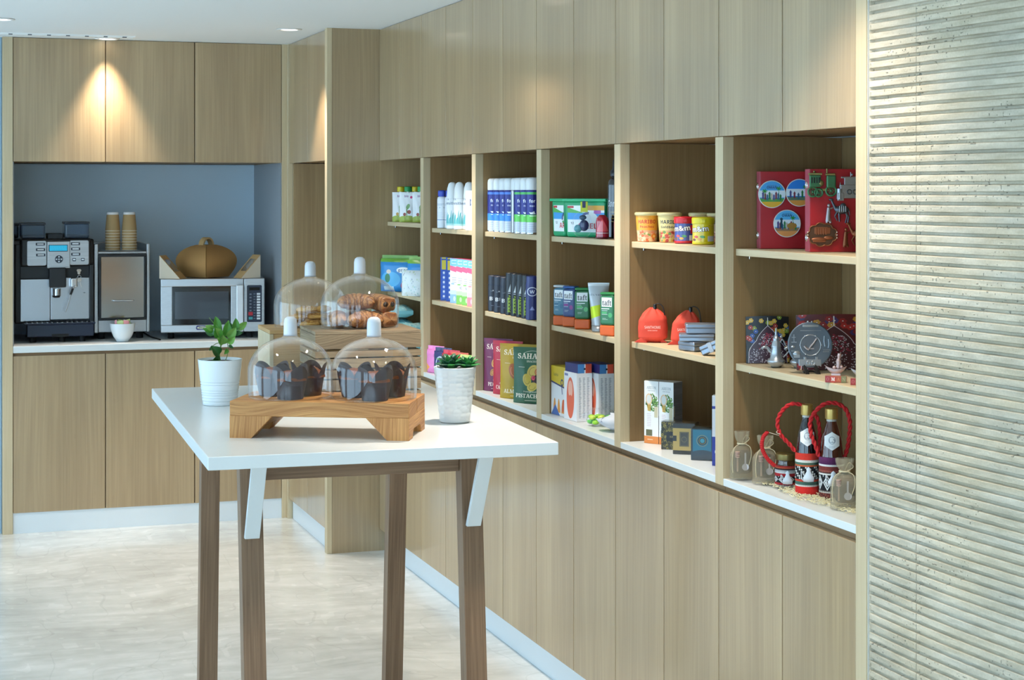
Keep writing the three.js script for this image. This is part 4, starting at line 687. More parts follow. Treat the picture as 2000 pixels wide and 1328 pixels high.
// ---------------------------------------------------------------- BAY 3: shaving foam, deodorants, nut pouches
{
  const can = (c1, c2) => canvasTex(256, 256, (c, w, h) => { c.fillStyle = '#d3d8e2'; c.fillRect(0, 0, w, h); c.fillStyle = '#2a2f86'; c.fillRect(0, 0, w, h * .73); c.fillStyle = c1; c.fillRect(0, 12, w, 14); c.fillStyle = c2; c.fillRect(0, h * .56, w, h * .17); c.fillStyle = '#fff'; c.font = `bold 27px ${FONT}`; c.textAlign = 'center'; c.fillText('for', 128, 74); c.font = `16px ${FONT}`; c.fillText('men', 128, 98); c.beginPath(); c.moveTo(108, 128); c.quadraticCurveTo(126, 134, 140, 122); c.lineTo(150, 140); c.lineTo(118, 140); c.fill(); c.fillRect(112, 148, 40, 4); scrib(c, 100, 200, 60, 4, 12, '#aab4c4', 2); });
  const bm = std({ map: can('#4f7fd6', '#3f8fe6'), roughness: .28, metalness: .15 }), gm = std({ map: can('#52b45a', '#6cd05a'), roughness: .28, metalness: .15 });
  const body = roll([[0, 0], [.0235, 0], [.0245, .003], [.0245, .152], [.0225, .157]], 0, .157, 40), cap = lathe([[.0228, .1572], [.0242, .159], [.0242, .186], [.0225, .196], [.017, .2015], [0, .2025]], 36), foot = lathe([[.0246, .0], [.0252, .001], [.0252, .0045], [.0246, .0055]], 36), capM = plain(234, 238, 240, .35);
  const mk = (x, z, m, l, grp) => { const o = thing('shaving_foam_can', l, 'spray can', [x, T6, z], -.42, grp); part('can', body, m, o); part('cap', cap, capM, o); part('rim', foot, M.chrome, o); };
  [-6.308, -6.238, -6.172, -6.112].forEach((z, i) => mk(2.07, z, bm, `white-capped blue shaving foam can, ${['farthest', 'second', 'third', 'nearest'][i]} of the four light blue ones`, 'light blue shaving foam cans'));
  { const o = thing('shaving_gel_can', 'dark chrome-striped shaving gel can between the blue and the green foam cans', 'spray can', [2.075, T6, -6.046], -.4); part('can', roll([[0, 0], [.0235, 0], [.0245, .003], [.0245, .152], [.0225, .157]], 0, .157, 40), std({ map: canvasTex(128, 128, (c, w, h) => { c.fillStyle = '#22263e'; c.fillRect(0, 0, w, h); c.fillStyle = '#c8ccd6'; c.fillRect(34, 0, 18, h); c.fillStyle = '#2e3a86'; c.fillRect(60, 10, 20, 70); fitText(c, 'gel', 76, 104, 18, '#dfe4ee'); }), roughness: .2, metalness: .6 }), o); part('cap', cap, capM, o); }
  [-5.98, -5.915, -5.85].forEach((z, i) => mk(2.065, z, gm, `white-capped shaving foam can with green bands, ${['farthest', 'middle', 'nearest'][i]} of three`, 'green banded shaving foam cans'));
  // deodorants, middle shelf
  const dk = (draw, base) => canvasTex(192, 256, (c, w, h) => { c.fillStyle = base; c.fillRect(0, 0, w, h); draw(c, w, h); });
  const bu = std({ map: dk((c) => { c.fillStyle = '#e6e8ea'; c.beginPath(); c.arc(96, 108, 4, 0, 7); c.fill(); c.fillRect(80, 112, 32, 1); fitText(c, 'BU', 96, 178, 36, '#e6e8ea'); c.fillStyle = '#8890a0'; c.fillRect(84, 212, 24, 4); }, '#262c3c'), roughness: .35 });
  const sp = std({ map: dk((c) => { c.fillStyle = '#e8ecee'; c.beginPath(); c.moveTo(80, 116); c.lineTo(94, 60); c.lineTo(98, 96); c.lineTo(112, 116); c.closePath(); c.fill(); c.fillRect(80, 122, 34, 4); c.save(); c.translate(106, 240); c.rotate(-PI / 2); c.fillStyle = '#b6d834'; c.font = `bold 30px ${FONT}`; c.textAlign = 'left'; c.fillText('SPORTS', 0, 0, 108); c.restore(); c.fillStyle = '#b6d834'; c.fillRect(78, 150, 4, 90); }, '#161a22'), roughness: .32 });
  const nv = std({ map: dk((c) => { c.strokeStyle = '#e4e8f4'; c.lineWidth = 5; c.beginPath(); c.arc(96, 92, 24, 0, 7); c.stroke(); fitText(c, 'W', 96, 102, 26, '#e4e8f4'); c.fillStyle = '#8f9ad0'; c.beginPath(); c.moveTo(84, 200); c.lineTo(96, 176); c.lineTo(108, 200); c.fill(); }, '#333a78'), roughness: .32 });
  const d1 = roll([[0, 0], [.0215, 0], [.0225, .002], [.0225, .1], [.0218, .102], [.0218, .132], [.020, .137], [0, .138]], 0, .138, 36), ring = lathe([[.0226, .1], [.0229, .1006], [.0229, .1022], [.0226, .1028]], 36), d2 = roll([[0, 0], [.023, 0], [.024, .002], [.024, .122], [.0225, .13], [.022, .152], [.0205, .1555], [0, .156]], 0, .156, 36);
  [-6.296, -6.226, -6.15].forEach((z, i) => { const o = thing('roll_on_deodorant', `black deodorant with small white letters, ${['farthest', 'middle', 'nearest'][i]} of the three short ones`, 'deodorant', [2.066, L6, z], -.42, 'short black deodorants'); part('can', d1, bu, o); part('cap_ring', ring, M.navy, o); });
  [-6.086, -6.024, -5.965, -5.905].forEach((z, i) => { const o = thing('body_spray', `tall black body spray with lime lettering, ${['farthest', 'second', 'third', 'nearest'][i]} of the four`, 'deodorant', [2.066, L6, z], -.38, 'tall black and lime body sprays'); part('can', d2, sp, o); part('cap_ring', put(ring.clone(), 0, .024, 0), M.navy, o); });
  { const o = thing('body_spray', 'tall navy body spray with a white ring mark, beside the partition', 'deodorant', [2.058, L6, -5.832], -.38); part('can', d2, nv, o); part('cap_ring', put(ring.clone(), 0, .024, 0), M.navy, o); }
  // nut pouches
  const nut = (bg, word, sub, nuts) => canvasTex(256, 352, (c, w, h) => { c.fillStyle = bg; c.fillRect(0, 0, w, h); c.textAlign = 'center'; c.fillStyle = '#f2e6d4'; c.font = 'bold 46px serif'; c.fillText('SAHALE', 128, 72, 200); c.font = '17px serif'; c.fillText('SNACKS', 128, 94); c.strokeStyle = '#f2e6d4'; c.lineWidth = 2; c.beginPath(); c.moveTo(70, 40); c.quadraticCurveTo(128, 8, 186, 34); c.stroke(); c.fillRect(40, 124, 44, 2);
    nuts.forEach(([x, y, rx, ry, a, col, hi]) => { c.fillStyle = col; c.beginPath(); c.ellipse(x, y, rx, ry, a, 0, 7); c.fill(); c.strokeStyle = hi; c.lineWidth = 3; c.beginPath(); c.ellipse(x, y, rx * .62, ry * .62, a, .5, 4.5); c.stroke(); });
    c.fillStyle = '#f2e6d4'; c.font = '15px serif'; c.fillText(sub, 128, 282, 220); c.font = 'bold 34px serif'; c.fillText(word, 128, 316, 216); c.fillRect(90, 332, 76, 2); });
  const kinds = [['#6e2450', 'PECANS', 'Maple', [[118, 160, 26, 32, .3, '#d8a860', '#8c5a2c'], [146, 206, 24, 34, -.4, '#e2b878', '#8c5a2c'], [104, 224, 20, 28, .8, '#c48c48', '#74481e']], 'purple'], ['#b31f3a', 'CASHEWS', 'Pomegranate', [[120, 150, 24, 34, .5, '#e8c88c', '#a8743c'], [150, 190, 26, 32, -.7, '#e2b46c', '#a8743c'], [110, 224, 22, 26, .2, '#d8a058', '#8c5a2c']], 'red'], ['#b49414', 'ALMONDS', 'Honey', [[116, 176, 36, 54, -.5, '#a45c34', '#d89a6a'], [164, 226, 22, 34, .2, '#4a2a1a', '#8c5a3a'], [172, 150, 18, 22, .6, '#e0c080', '#a47c3c']], 'mustard yellow'], ['#2f5e44', 'PISTACHIOS', 'Pomegranate', [[140, 150, 34, 44, .6, '#cdb45c', '#8c7a2c'], [104, 204, 28, 40, -.3, '#c8b048', '#8c7a2c'], [170, 206, 30, 40, .3, '#3a2428', '#7a4a4a'], [146, 190, 14, 15, 0, '#c02c48', '#f08098'], [140, 246, 36, 26, -.5, '#d4bc58', '#8c7a2c'], [176, 152, 22, 24, .1, '#b86a34', '#e0a070']], 'dark green']];
  const g = pouchGeo(.152, .2, .045), pl = [[2.08, -6.284, -.86], [2.08, -6.17, -.86], [2.075, -6.035, -.8], [2.078, -5.885, -.74]];
  kinds.forEach(([bg, w, sub, n, colour], i) => { const [x, z, y] = pl[i], o = thing('nut_pouch', `${colour} stand-up pouch of ${w.toLowerCase()} on the bottom shelf`, 'snack pouch', [x, S6, z], y, 'stand-up nut pouches'); const t = nut(bg, w, sub, n); part('pouch', i < 2 ? pouchGeo(.13, .2, .045) : g, std({ map: t, roughness: .42 }), o); part('tear_strip', bx(-.062, .062, .186, .1872, -.0015, .0035, .0004), std({ color: new THREE.Color(bg).multiplyScalar(1.25), roughness: .35 }), o); });
}
// ---------------------------------------------------------------- BAY 4: laundry, hair gels, boxes, sweets bag
{
  const pods = canvasTex(320, 224, (c, w, h) => { c.fillStyle = '#eef3f2'; c.fillRect(0, 0, w, h); const g = c.createLinearGradient(0, 0, w, 0); c.fillStyle = '#3a9be0'; c.fillRect(0, 60, w, 62); c.fillStyle = '#56b04c'; c.beginPath(); c.moveTo(0, 16); c.lineTo(150, 66); c.lineTo(0, 60); c.fill(); c.fillStyle = '#e0a43a'; c.beginPath(); c.moveTo(150, 0); c.lineTo(w, 0); c.lineTo(w, 40); c.lineTo(180, 40); c.fill(); c.fillStyle = '#b05aa8'; c.fillRect(230, 40, 60, 30); c.fillStyle = '#c22f2a'; c.fillRect(0, 4, 54, 18); c.fillStyle = '#eef3f2'; c.fillRect(0, 118, 150, 106); c.fillStyle = '#e6ecec'; c.beginPath(); c.ellipse(190, 116, 74, 62, 0, 0, 7); c.fill(); c.strokeStyle = '#3d4a86'; c.lineWidth = 20; c.beginPath(); c.arc(176, 112, 48, 2.9, 4.9); c.stroke(); c.strokeStyle = '#4f9c50'; c.beginPath(); c.arc(176, 112, 48, 1.6, 2.7); c.stroke(); c.fillStyle = '#c8242c'; c.font = `bold 62px ${FONT}`; c.fillText('ARIEL', 84, 194); c.font = `bold 26px ${FONT}`; c.fillStyle = '#4b5560'; c.fillText('12', 26, 158); });
  const gp = plain(30, 160, 104, .35), lidP = plain(44, 178, 120, .35), lm = std({ map: pods, roughness: .35 });
  const tub = (lab, pos, yaw, w, lw) => { const h = .122, d = .075, o = thing('laundry_pod_tub', lab, 'tub', pos, yaw, 'green laundry pod tubs');
    const g = bx(0, w, 0, h, -d, 0, .01), p = g.attributes.position; for (let i = 0; i < p.count; i++) { const k = 1 - p.getY(i) / h; p.setX(i, w / 2 + (p.getX(i) - w / 2) * (1 - .1 * k)); p.setZ(i, -d / 2 + (p.getZ(i) + d / 2) * (1 - .08 * k)); } g.computeVertexNormals(); part('tub', g, gp, o); part('lid', bx(-.005, w + .005, h - .004, h + .006, -d - .004, .005, .003), lidP, o);
    const q = surf((u, v) => [.016 + u * lw, .017 + v * .088, .0004 - .0030 * (1 - (.017 + v * .088) / h)], 6, 4), uv = q.attributes.uv; for (let i = 0; i < uv.count; i++) uv.setX(i, uv.getX(i) * Math.min(1, lw / .15)); part('label', q, lm, o, 'printed front label'); return o; };
  tub('green laundry pod tub at the back left, mostly behind its twin', [2.034, T6, -5.572], -1.42, .092, .07);
  tub('green laundry pod tub in front, its label and red lettering in view', [2.026, T6, -5.43], -1.0, .17, .15);
  { const o = thing('pod_pack', 'clear plastic pack with dark laundry capsules leaning on the green tub, with a lime tag', 'pack', [2.052, T6, -5.325], -.5); part('shell', merge(surf((u, v) => { const a = u * 2 * PI, t = v * PI; return [.032 * cos(a) * Math.pow(sin(t), .6), .043 - .042 * cos(t), .02 * sin(a) * Math.pow(sin(t), .6)]; }, 26, 16)), M.film, o, 'clear shell'); part('capsule', ball(.016, .006, .04, 0, 1, 1.15, .8), plain(36, 50, 96, .15), o); part('capsule', ball(.013, -.014, .03, .002, 1, 1, .7), plain(70, 150, 160, .15), o); part('capsule', ball(.012, .002, .066, 0, 1, .7, .7), plain(54, 84, 110, .15), o); part('tag', bx(-.006, .018, .084, .118, -.002, -.0005, .0006), plain(206, 214, 44, .4), o, 'lime paper tag'); part('tag_mark', bx(0, .011, .098, .12, -.0004, .0006, .0003), plain(40, 42, 90, .4), o); }
  { const o = thing('fabric_softener', 'tall black bottle with white script against the partition', 'bottle', [2.14, T6, -5.244], -.38); part('bottle', roll([[0, 0], [.027, 0], [.029, .004], [.029, .17], [.026, .186], [.018, .196], [.017, .2]], 0, .2, 36, .8), phy({ map: canvasTex(192, 256, (c, w, h) => { c.fillStyle = '#14181e'; c.fillRect(0, 0, w, h); c.fillStyle = '#e8eaec'; c.font = `italic 34px serif`; c.textAlign = 'center'; c.fillText('Comfort', 96, 124, 84); scrib(c, 74, 148, 44, 4, 13, '#b09a5c', 3); }), roughness: .16, clearcoat: 1 }), o); part('cap', lathe([[.018, .2], [.021, .202], [.0205, .218], [.014, .224], [.0125, .25], [.010, .256], [0, .257]], 28), plain(20, 23, 28, .3), o); }
  const rb = roll([[0, 0], [.02, 0], [.0215, .003], [.0215, .055], [.019, .066], [.010, .0755], [0, .0765]], 0, .076, 32), rm = phy({ map: canvasTex(128, 128, (c, w, h) => { c.fillStyle = '#b81c34'; c.fillRect(0, 0, w, h); c.fillStyle = '#ee5a62'; c.beginPath(); c.moveTo(44, 90); c.lineTo(64, 20); c.lineTo(88, 90); c.fill(); c.fillStyle = '#f3d4d6'; c.fillRect(42, 96, 46, 4); }), roughness: .12, clearcoat: 1 });
  [[2.075, -5.205, 'in front of the black bottle'], [2.105, -5.125, 'half hidden by the partition']].forEach(([x, z, l]) => { const o = thing('air_freshener', `small glossy red bottle ${l}`, 'bottle', [x, T6, z], -.4, 'small red bottles'); part('bottle', rb, rm, o); part('base_ring', lathe([[.0216, .001], [.0222, .0015], [.0222, .005], [.0216, .0055]], 30), plain(120, 14, 30, .3), o); });
  // hair gels
  const gel = (top, mid, acc) => canvasTex(192, 320, (c, w, h) => { c.fillStyle = mid; c.fillRect(0, 0, w, h); c.fillStyle = '#e4eaee'; c.fillRect(30, 30, 132, 96); c.fillStyle = '#20242a'; c.font = `bold 74px serif`; c.textAlign = 'center'; c.fillText('taft', 96, 112, 120); fitText(c, '✦', 96, 54, 18, '#7a3040'); c.fillStyle = '#e8f0f2'; c.fillRect(26, 142, 104, 9); scrib(c, 30, 166, 80, 4, 13, '#d8e4e8', 4); c.fillStyle = acc; c.beginPath(); c.arc(140, 212, 26, 0, 7); c.fill(); c.fillRect(30, 176, 66, 22); scrib(c, 40, 246, 70, 2, 12, '#cfdcd8', 3); });
  const gb = (() => { const g = bx(-.026, .026, .033, .126, -.0155, .0155, .009), p = g.attributes.position; for (let i = 0; i < p.count; i++) { const y = p.getY(i); if (y > .118) p.setY(i, y + (p.getX(i) + .026) * .1); } return frontUV(g, -.026, .026, .033, .13); })(), gc = (() => bx(-.0262, .0262, 0, .0335, -.0157, .0157, .006))();
  const gels = [['#9fb4c0', '#4a7a92', '#3c6a88', 'silver-blue', 2.062, -5.548, -1.0, [188, 196, 200]], ['#2f5c9c', '#3a5080', '#8a3c86', 'blue-purple', 2.07, -5.478, -1.0, [44, 90, 158]], ['#2a7a3c', '#2c7048', '#58b470', 'green', 2.072, -5.372, -.5, [40, 128, 66]], ['#2a7a3c', '#2f7450', '#4aa86a', 'second green', 2.052, -5.092, -.85, [40, 128, 66]]];
  for (const [, mid, acc, nm, x, z, yaw, topc] of gels) { const o = thing('hair_gel', `${nm} hair gel bottle standing on its orange cap`, 'bottle', [x, L6, z], yaw, 'hair gels'); part('bottle', gb, std({ map: gel('', mid, acc), roughness: .3 }), o); part('cap', gc, plain(214, 96, 32, .4), o); part('shoulder', bx(-.025, .025, .1285, .137, -.0145, .0145, .004), plain(...topc, .35), o); }
  { const o = thing('cream_tube', 'silver squeeze tube with a lime diagonal band, standing on its cap', 'tube', [2.082, L6, -5.255], -.36); const tt = canvasTex(192, 320, (c, w, h) => { c.fillStyle = '#aab0b4'; c.fillRect(0, 0, w, h); c.fillStyle = '#b9cc30'; c.beginPath(); c.moveTo(0, 118); c.lineTo(w, 206); c.lineTo(w, 306); c.lineTo(0, 190); c.fill(); c.fillStyle = '#70787c'; c.font = `24px ${FONT}`; c.textAlign = 'center'; c.fillText('Schwarzkopf', 100, 92, 120); c.fillStyle = '#cdd2d4'; c.fillRect(0, 0, w, 16); });
    const g = merge(surf((u, v) => { const a = u * 2 * PI, y = .021 + .134 * v, k = Math.pow(v, 1.1), rx = .0225 + .0125 * k, rz = .0205 * (1 - k) + .0008; return [rx * sin(a), y, -rz * cos(a)]; }, 36, 20)); part('tube', g, std({ map: tt, roughness: .3, metalness: .55 }), o); part('crimp', bx(-.0352, .0352, .1535, .1585, -.0012, .0012, .0005), plain(190, 195, 198, .3, { metalness: .5 }), o); part('cap', lathe([[0, 0], [.021, 0], [.0222, .002], [.0225, .02], [0, .021]], 36), plain(150, 156, 160, .35, { metalness: .5 }), o); }
  // bottom boxes
  const yb = canvasTex(256, 320, (c, w, h) => { c.fillStyle = '#e4e6ea'; c.fillRect(0, 0, w, h); c.fillStyle = '#d9bc2c'; c.beginPath(); c.moveTo(0, 0); c.lineTo(w, 0); c.lineTo(w, 130); c.lineTo(0, 104); c.fill(); c.strokeStyle = '#2a3068'; c.lineWidth = 10; c.beginPath(); c.moveTo(0, 104); c.lineTo(w, 134); c.stroke(); c.beginPath(); c.arc(186, 100, 18, 0, 7); c.moveTo(180, 120); c.lineTo(190, 176); c.stroke(); fitText(c, 'balea', 80, 64, 30, '#8a7a30'); c.fillStyle = '#e0953c'; for (const x of [60, 130, 200]) { c.beginPath(); c.moveTo(x - 26, 300); c.quadraticCurveTo(x, 120, x + 28, 300); c.fill(); } c.fillStyle = '#4a6cb0'; c.beginPath(); c.moveTo(0, 320); c.lineTo(70, 250); c.lineTo(150, 320); c.fill(); c.fillStyle = '#d85c30'; c.beginPath(); c.ellipse(206, 250, 20, 44, .2, 0, 7); c.fill(); });
  carton('toy_box', 'yellow and white box with orange flame shapes, by the partition', 'box', [2.04, S6, -5.588], -1.5, .122, .165, .05, { front: yb, side: rgb(222, 224, 230), top: rgb(214, 190, 60) });
  const wb = canvasTex(224, 320, (c, w, h) => { c.fillStyle = '#eceef2'; c.fillRect(0, 0, w, h); c.fillStyle = '#e86a48'; c.beginPath(); c.ellipse(112, 170, 66, 138, 0, 0, 7); c.fill(); c.fillStyle = '#f3b8a4'; c.beginPath(); c.ellipse(112, 110, 40, 56, 0, 0, 7); c.fill(); c.fillStyle = '#e86a48'; c.beginPath(); c.ellipse(112, 220, 42, 70, 0, 0, 7); c.fill(); c.fillStyle = '#7a86b8'; c.fillRect(10, 10, 60, 16); });
  const ws = canvasTex(160, 320, (c, w, h) => { c.fillStyle = '#eceef2'; c.fillRect(0, 0, w, h); for (const x of [22, 64, 106]) scrib(c, x, 30, 26, 34, 8, '#7c8494', 3); });
  const hang = canvasTex(96, 64, (c, w, h) => { c.fillStyle = '#4a88c8'; c.fillRect(0, 0, 46, h); c.fillStyle = '#dc5a44'; c.fillRect(54, 0, 42, h); c.fillStyle = '#e8ecf2'; c.fillRect(46, 0, 8, h); c.fillStyle = '#1d2030'; c.beginPath(); c.arc(48, 34, 7, 0, 7); c.fill(); });
  [[2.036, -5.452, 'front'], [2.1, -5.418, 'rear']].forEach(([x, z, l]) => { const o = carton('gift_box', `white box with a coral oval and a blue hang tab, ${l} one of two`, 'box', [x, S6, z], -1.5, .1, .158, .056, { front: wb, side: ws }, 'white and coral boxes'); const tm = [std({ map: hang, roughness: .4 }), std({ map: hang, roughness: .4 }), plain(48, 50, 100, .4), plain(48, 50, 100, .4), plain(44, 46, 112, .4), plain(44, 46, 112, .4)]; const tg = new THREE.Mesh(new THREE.BoxGeometry(.0995, .03, .05).translate(.05, .174, -.029), tm); tg.name = 'hang_tab'; tg.castShadow = tg.receiveShadow = true; o.add(tg); });
  { const o = thing('sweets_bag', 'clear bag of green wrapped sweets lying at the front of the bottom shelf', 'bag', [2.075, S6 + .003, -5.235], -.5); part('film', surf((u, v) => { const a = u * 2 * PI, t = v * PI, n = 1 + .12 * sin(a * 5 + v * 9) + .08 * sin(a * 9); return [.05 * cos(a) * Math.pow(sin(t), .7) * n, .0275 - .0265 * cos(t) * (1 + .1 * sin(a * 4)), .034 * sin(a) * Math.pow(sin(t), .7) * n]; }, 40, 20), M.film, o, 'clear crinkled film');
    const cols = [[150, 214, 60], [90, 190, 80], [206, 226, 80]]; for (let i = 0; i < 16; i++) { const a = i * 2.4, r = .03 * Math.sqrt((i % 8 + .5) / 8); part('sweet', ball(.0085, r * 1.3 * cos(a), .0105 + (i > 7 ? .016 : 0) , r * .7 * sin(a), 1.3, .85, .9, 10), plain(...cols[i % 3], .35), o); } }
  { const o = thing('paper_bag', 'crumpled grey-white bag beside the green sweets', 'bag', [2.062, S6 + .0115, -5.105], -.9); const n = lattice(5, 5); part('bag', surf((u, v) => { const a = u * 2 * PI, t = v * PI, k = 1 + .35 * (n(u, v) - .5); return [.046 * cos(a) * Math.pow(sin(t), .8) * k, .0205 - .02 * cos(t) * (1 + .5 * cos(a) * .8), .034 * sin(a) * Math.pow(sin(t), .8) * k]; }, 22, 12), plain(196, 204, 214, .5), o); part('label', put(face(.03, .018), .0, .028, .03, -.7), plain(120, 130, 150, .5), o); }
}
// ---------------------------------------------------------------- BAY 5: sweet tubs, red bags, tins, gift boxes
{
  const tubT = (top, word, col, fruit) => canvasTex(512, 256, (c, w, h) => { c.fillStyle = top; c.fillRect(0, 0, w, h); c.fillStyle = '#d9a278'; c.fillRect(0, h * .56, w, h * .44); for (let i = 0; i < 120; i++) { c.fillStyle = fruit[i % fruit.length]; c.beginPath(); c.ellipse(rnd() * w, h * (.6 + .38 * rnd()), 10 + rnd() * 12, 8 + rnd() * 8, rnd() * 3, 0, 7); c.fill(); } c.textAlign = 'center'; c.font = `bold 50px ${FONT}`; c.fillStyle = col; c.fillText('HARIBO', 256, 78, 150); c.font = `bold 30px ${FONT}`; c.fillText(word, 256, 120, 150); c.fillStyle = '#e98b34'; c.beginPath(); c.arc(320, 200, 26, 0, 7); c.fill(); c.fillStyle = '#f4d07a'; c.beginPath(); c.arc(322, 202, 13, 0, 7); c.fill(); });
  const g = roll([[0, 0], [.0285, 0], [.029, .002], [.0345, .079]], 0, .079, 44), lid = lathe([[.0345, .0785], [.0372, .0795], [.0375, .0855], [.035, .0885], [.0335, .0865], [0, .0865]], 44), lidM = phy({ color: rgb(236, 226, 170), roughness: .25, transmission: .3, thickness: 0 });
  const kinds = [[tubT('#f0a83a', 'Peaches', '#c83a28', ['#e9c7a4', '#e8926a', '#f0d2a0', '#d96a3c', '#7fa04c']), 'orange sweet tub with peach pictures, farthest', 2.075, -4.842], [tubT('#e2d08a', 'Goldbears', '#20242c', ['#c44a34', '#e0a43c', '#6f9a4c', '#d8c070', '#b04038']), 'cream sweet tub with dark lettering, second from the far side', 2.113, -4.762], [tubT('#d8c98c', 'Goldbears', '#20242c', ['#c44a34', '#e0a43c', '#6f9a4c', '#d8c070']), 'cream sweet tub behind the red and yellow jars', 2.185, -4.694], [tubT('#a07a3c', 'Cola', '#2a1c14', ['#6a3c24', '#a8683c']), 'brown sweet tub at the back by the partition', 2.2, -4.6]];
  kinds.forEach(([t, l, x, z]) => { const o = thing('sweet_tub', l, 'tub', [x, T6, z], -.42, 'sweet tubs on the top shelf'); part('tub', g, std({ map: t, roughness: .3 }), o); part('lid', lid, lidM, o); });
  const mm = (bg, dk) => canvasTex(512, 256, (c, w, h) => { c.fillStyle = bg; c.fillRect(0, 0, w, h); c.save(); c.translate(250, 90); c.rotate(-.12); c.textAlign = 'center'; c.font = `bold 86px ${FONT}`; c.lineWidth = 10; c.strokeStyle = '#5a2c18'; c.strokeText("m&m's", 0, 0, 200); c.fillStyle = '#fff'; c.fillText("m&m's", 0, 0, 200); c.restore(); c.fillStyle = dk; c.fillRect(300, 20, 60, 110); c.fillStyle = '#e8e8ea'; c.fillRect(290, 150, 76, 66); scrib(c, 296, 160, 60, 5, 11, '#8c8c94', 2); for (const [x, y, q] of [[196, 160, '#d8342c'], [226, 190, '#e6a42c'], [250, 160, '#4a9c3c'], [176, 196, '#7a4a28']]) { c.fillStyle = q; c.beginPath(); c.ellipse(x, y, 20, 16, .3, 0, 7); c.fill(); } });
  const jb = roll([[0, 0], [.0295, 0], [.0305, .002], [.0305, .058]], 0, .058, 40), jl = lathe([[.0306, .0582], [.0325, .059], [.0328, .073], [.031, .0775], [0, .0785]], 44), tab = bx(-.006, .006, .061, .071, .031, .0355, .0015);
  for (const [bg, dk, nm, x, z, lc] of [['#3c4a9a', '#c8202c', 'red', 2.105, -4.632, [206, 30, 44]], ['#e6d028', '#d8c020', 'yellow', 2.112, -4.523, [228, 212, 30]]]) { const o = thing('candy_jar', `${nm}-lidded round candy jar in front of the sweet tubs`, 'jar', [x, T6, z], -.42, 'round candy jars'); part('jar', jb, phy({ map: mm(bg, dk), roughness: .25, clearcoat: .5 }), o); part('lid', jl, plain(...lc, .3), o); part('lid_tab', tab, plain(...lc, .3), o); part('base_band', lathe([[.0306, .001], [.0312, .0015], [.0312, .0075], [.0306, .008]], 40), plain(...lc, .3), o); }
  // red drawstring bags
  const fab = (t) => std({ map: t, roughness: .75 });
  const bagT = canvasTex(320, 320, (c, w, h) => { c.fillStyle = '#dd4a36'; c.fillRect(0, 0, w, h); for (let i = 0; i < 300; i++) { c.fillStyle = i % 2 ? 'rgba(255,120,90,.05)' : 'rgba(120,20,10,.05)'; c.fillRect(rnd() * w, rnd() * h, 3, 40 * rnd()); } c.textAlign = 'center'; c.fillStyle = '#f6ded6'; c.font = `34px ${FONT}`; c.fillText('SANTHOME', 160, 190, 180); c.font = `13px ${FONT}`; c.fillText('COFFEE COMPANY', 160, 212, 150); });
  function cinchBag(label, pos, yaw, w, h, d, lean, textured) {
    const o = thing('drawstring_bag', label, 'bag', pos, yaw, 'red drawstring bags'); const n = lattice(6, 5);
    const body = surf((u, v) => { const a = u * 2 * PI, gather = Math.pow(Math.max(0, (v - .62) / .38), 1.5), fat = Math.pow(Math.min(1, v * 5 + .35), .5) * (1 - .82 * gather), s = cos(a), z = -sin(a), sq = (t) => Math.sign(t) * Math.pow(Math.abs(t), .72); const pl = 1 + gather * .22 * cos(a * 9) + .05 * (n(u, v) - .5); return [lean * v * v * h + w / 2 * sq(s) * fat * pl, .0008 + v * h * (1 + .03 * s * (v < .8 ? 1 : 0)), d / 2 * sq(z) * fat * pl * (v < .1 ? .7 + 3 * v : 1)]; }, 54, 30);
    const p = body.attributes.position, uv = body.attributes.uv, nn = body.attributes.normal; for (let i = 0; i < p.count; i++) uv.setXY(i, nn.getZ(i) > -.2 ? (p.getX(i) + w / 2) / w : .02, p.getY(i) / h);
    part('bag', body, fab(bagT), o); part('base', surf((u, v) => { const a = -u * 2 * PI, s = cos(a), z = -sin(a), sq = (t) => Math.sign(t) * Math.pow(Math.abs(t), .72); return [v * w / 2 * sq(s) * .59, .0008, v * d / 2 * sq(z) * .41]; }, 40, 2), plain(214, 70, 52, .75), o);
    part('corner_fold', extr([[-w * .62, 0], [-w * .2, 0], [-w * .28, h * .16], [-w * .42, h * .1]], .012, .001).translate(0, .0006, d * .14), plain(216, 74, 56, .75), o); part('corner_fold', extr([[w * .28, 0], [w * .47, 0], [w * .3, h * .12]], .010, .001).translate(0, .0006, d * .12), plain(216, 74, 56, .75), o);
    const tx = lean * h; part('toggle', merge(cyl(.0055, .0055, .012, tx + .006, h - .004, .004, 16), ball(.0058, tx + .006, h + .008, .004, 1, .7, 1, 12)), M.black, o, 'black cord toggle'); part('cord', tube([[tx + .004, h - .006, .002], [tx + .012, h + .012, .004], [tx + .028, h + .006, .006], [tx + .036, h - .03, .006], [tx + .04, h - .06, .004]], .0016, 30, 6), M.black, o);
    return o;
  }
  cinchBag('red drawstring bag with white lettering, at the far end of the shelf', [2.09, L6, -4.832], -.45, .088, .104, .05, .0);
  cinchBag('red drawstring bag half behind the stacked tins', [2.15, L6, -4.735], -.4, .08, .1, .05, .12);
  // tins
  const tinM = std({ color: rgb(150, 160, 174), metalness: .75, roughness: .34 });
  const tin = (label, pos, yaw, w, h, d, tilt) => { const o = thing('metal_tin', label, 'tin', pos, yaw, 'flat grey tins'); if (tilt) o.rotation.set(0, yaw, tilt, 'YXZ'); part('base', bx(-w / 2, w / 2, 0, h * .62, -d / 2, d / 2, .004), tinM, o); part('lid', bx(-w / 2 - .0008, w / 2 + .0008, h * .56, h, -d / 2 - .0008, d / 2 + .0008, .004), tinM, o); return o; };
  tin('lowest flat grey tin of the stack before the red bag', [2.095, L6, -4.54], -1.36, .076, .0265, .066); tin('middle flat grey tin of the stack, wider than the others', [2.1, L6 + .027, -4.54], -.42, .1, .0215, .068); tin('topmost flat grey tin of the stack with a lit lid edge', [2.112, L6 + .049, -4.535], -.36, .09, .0285, .062);
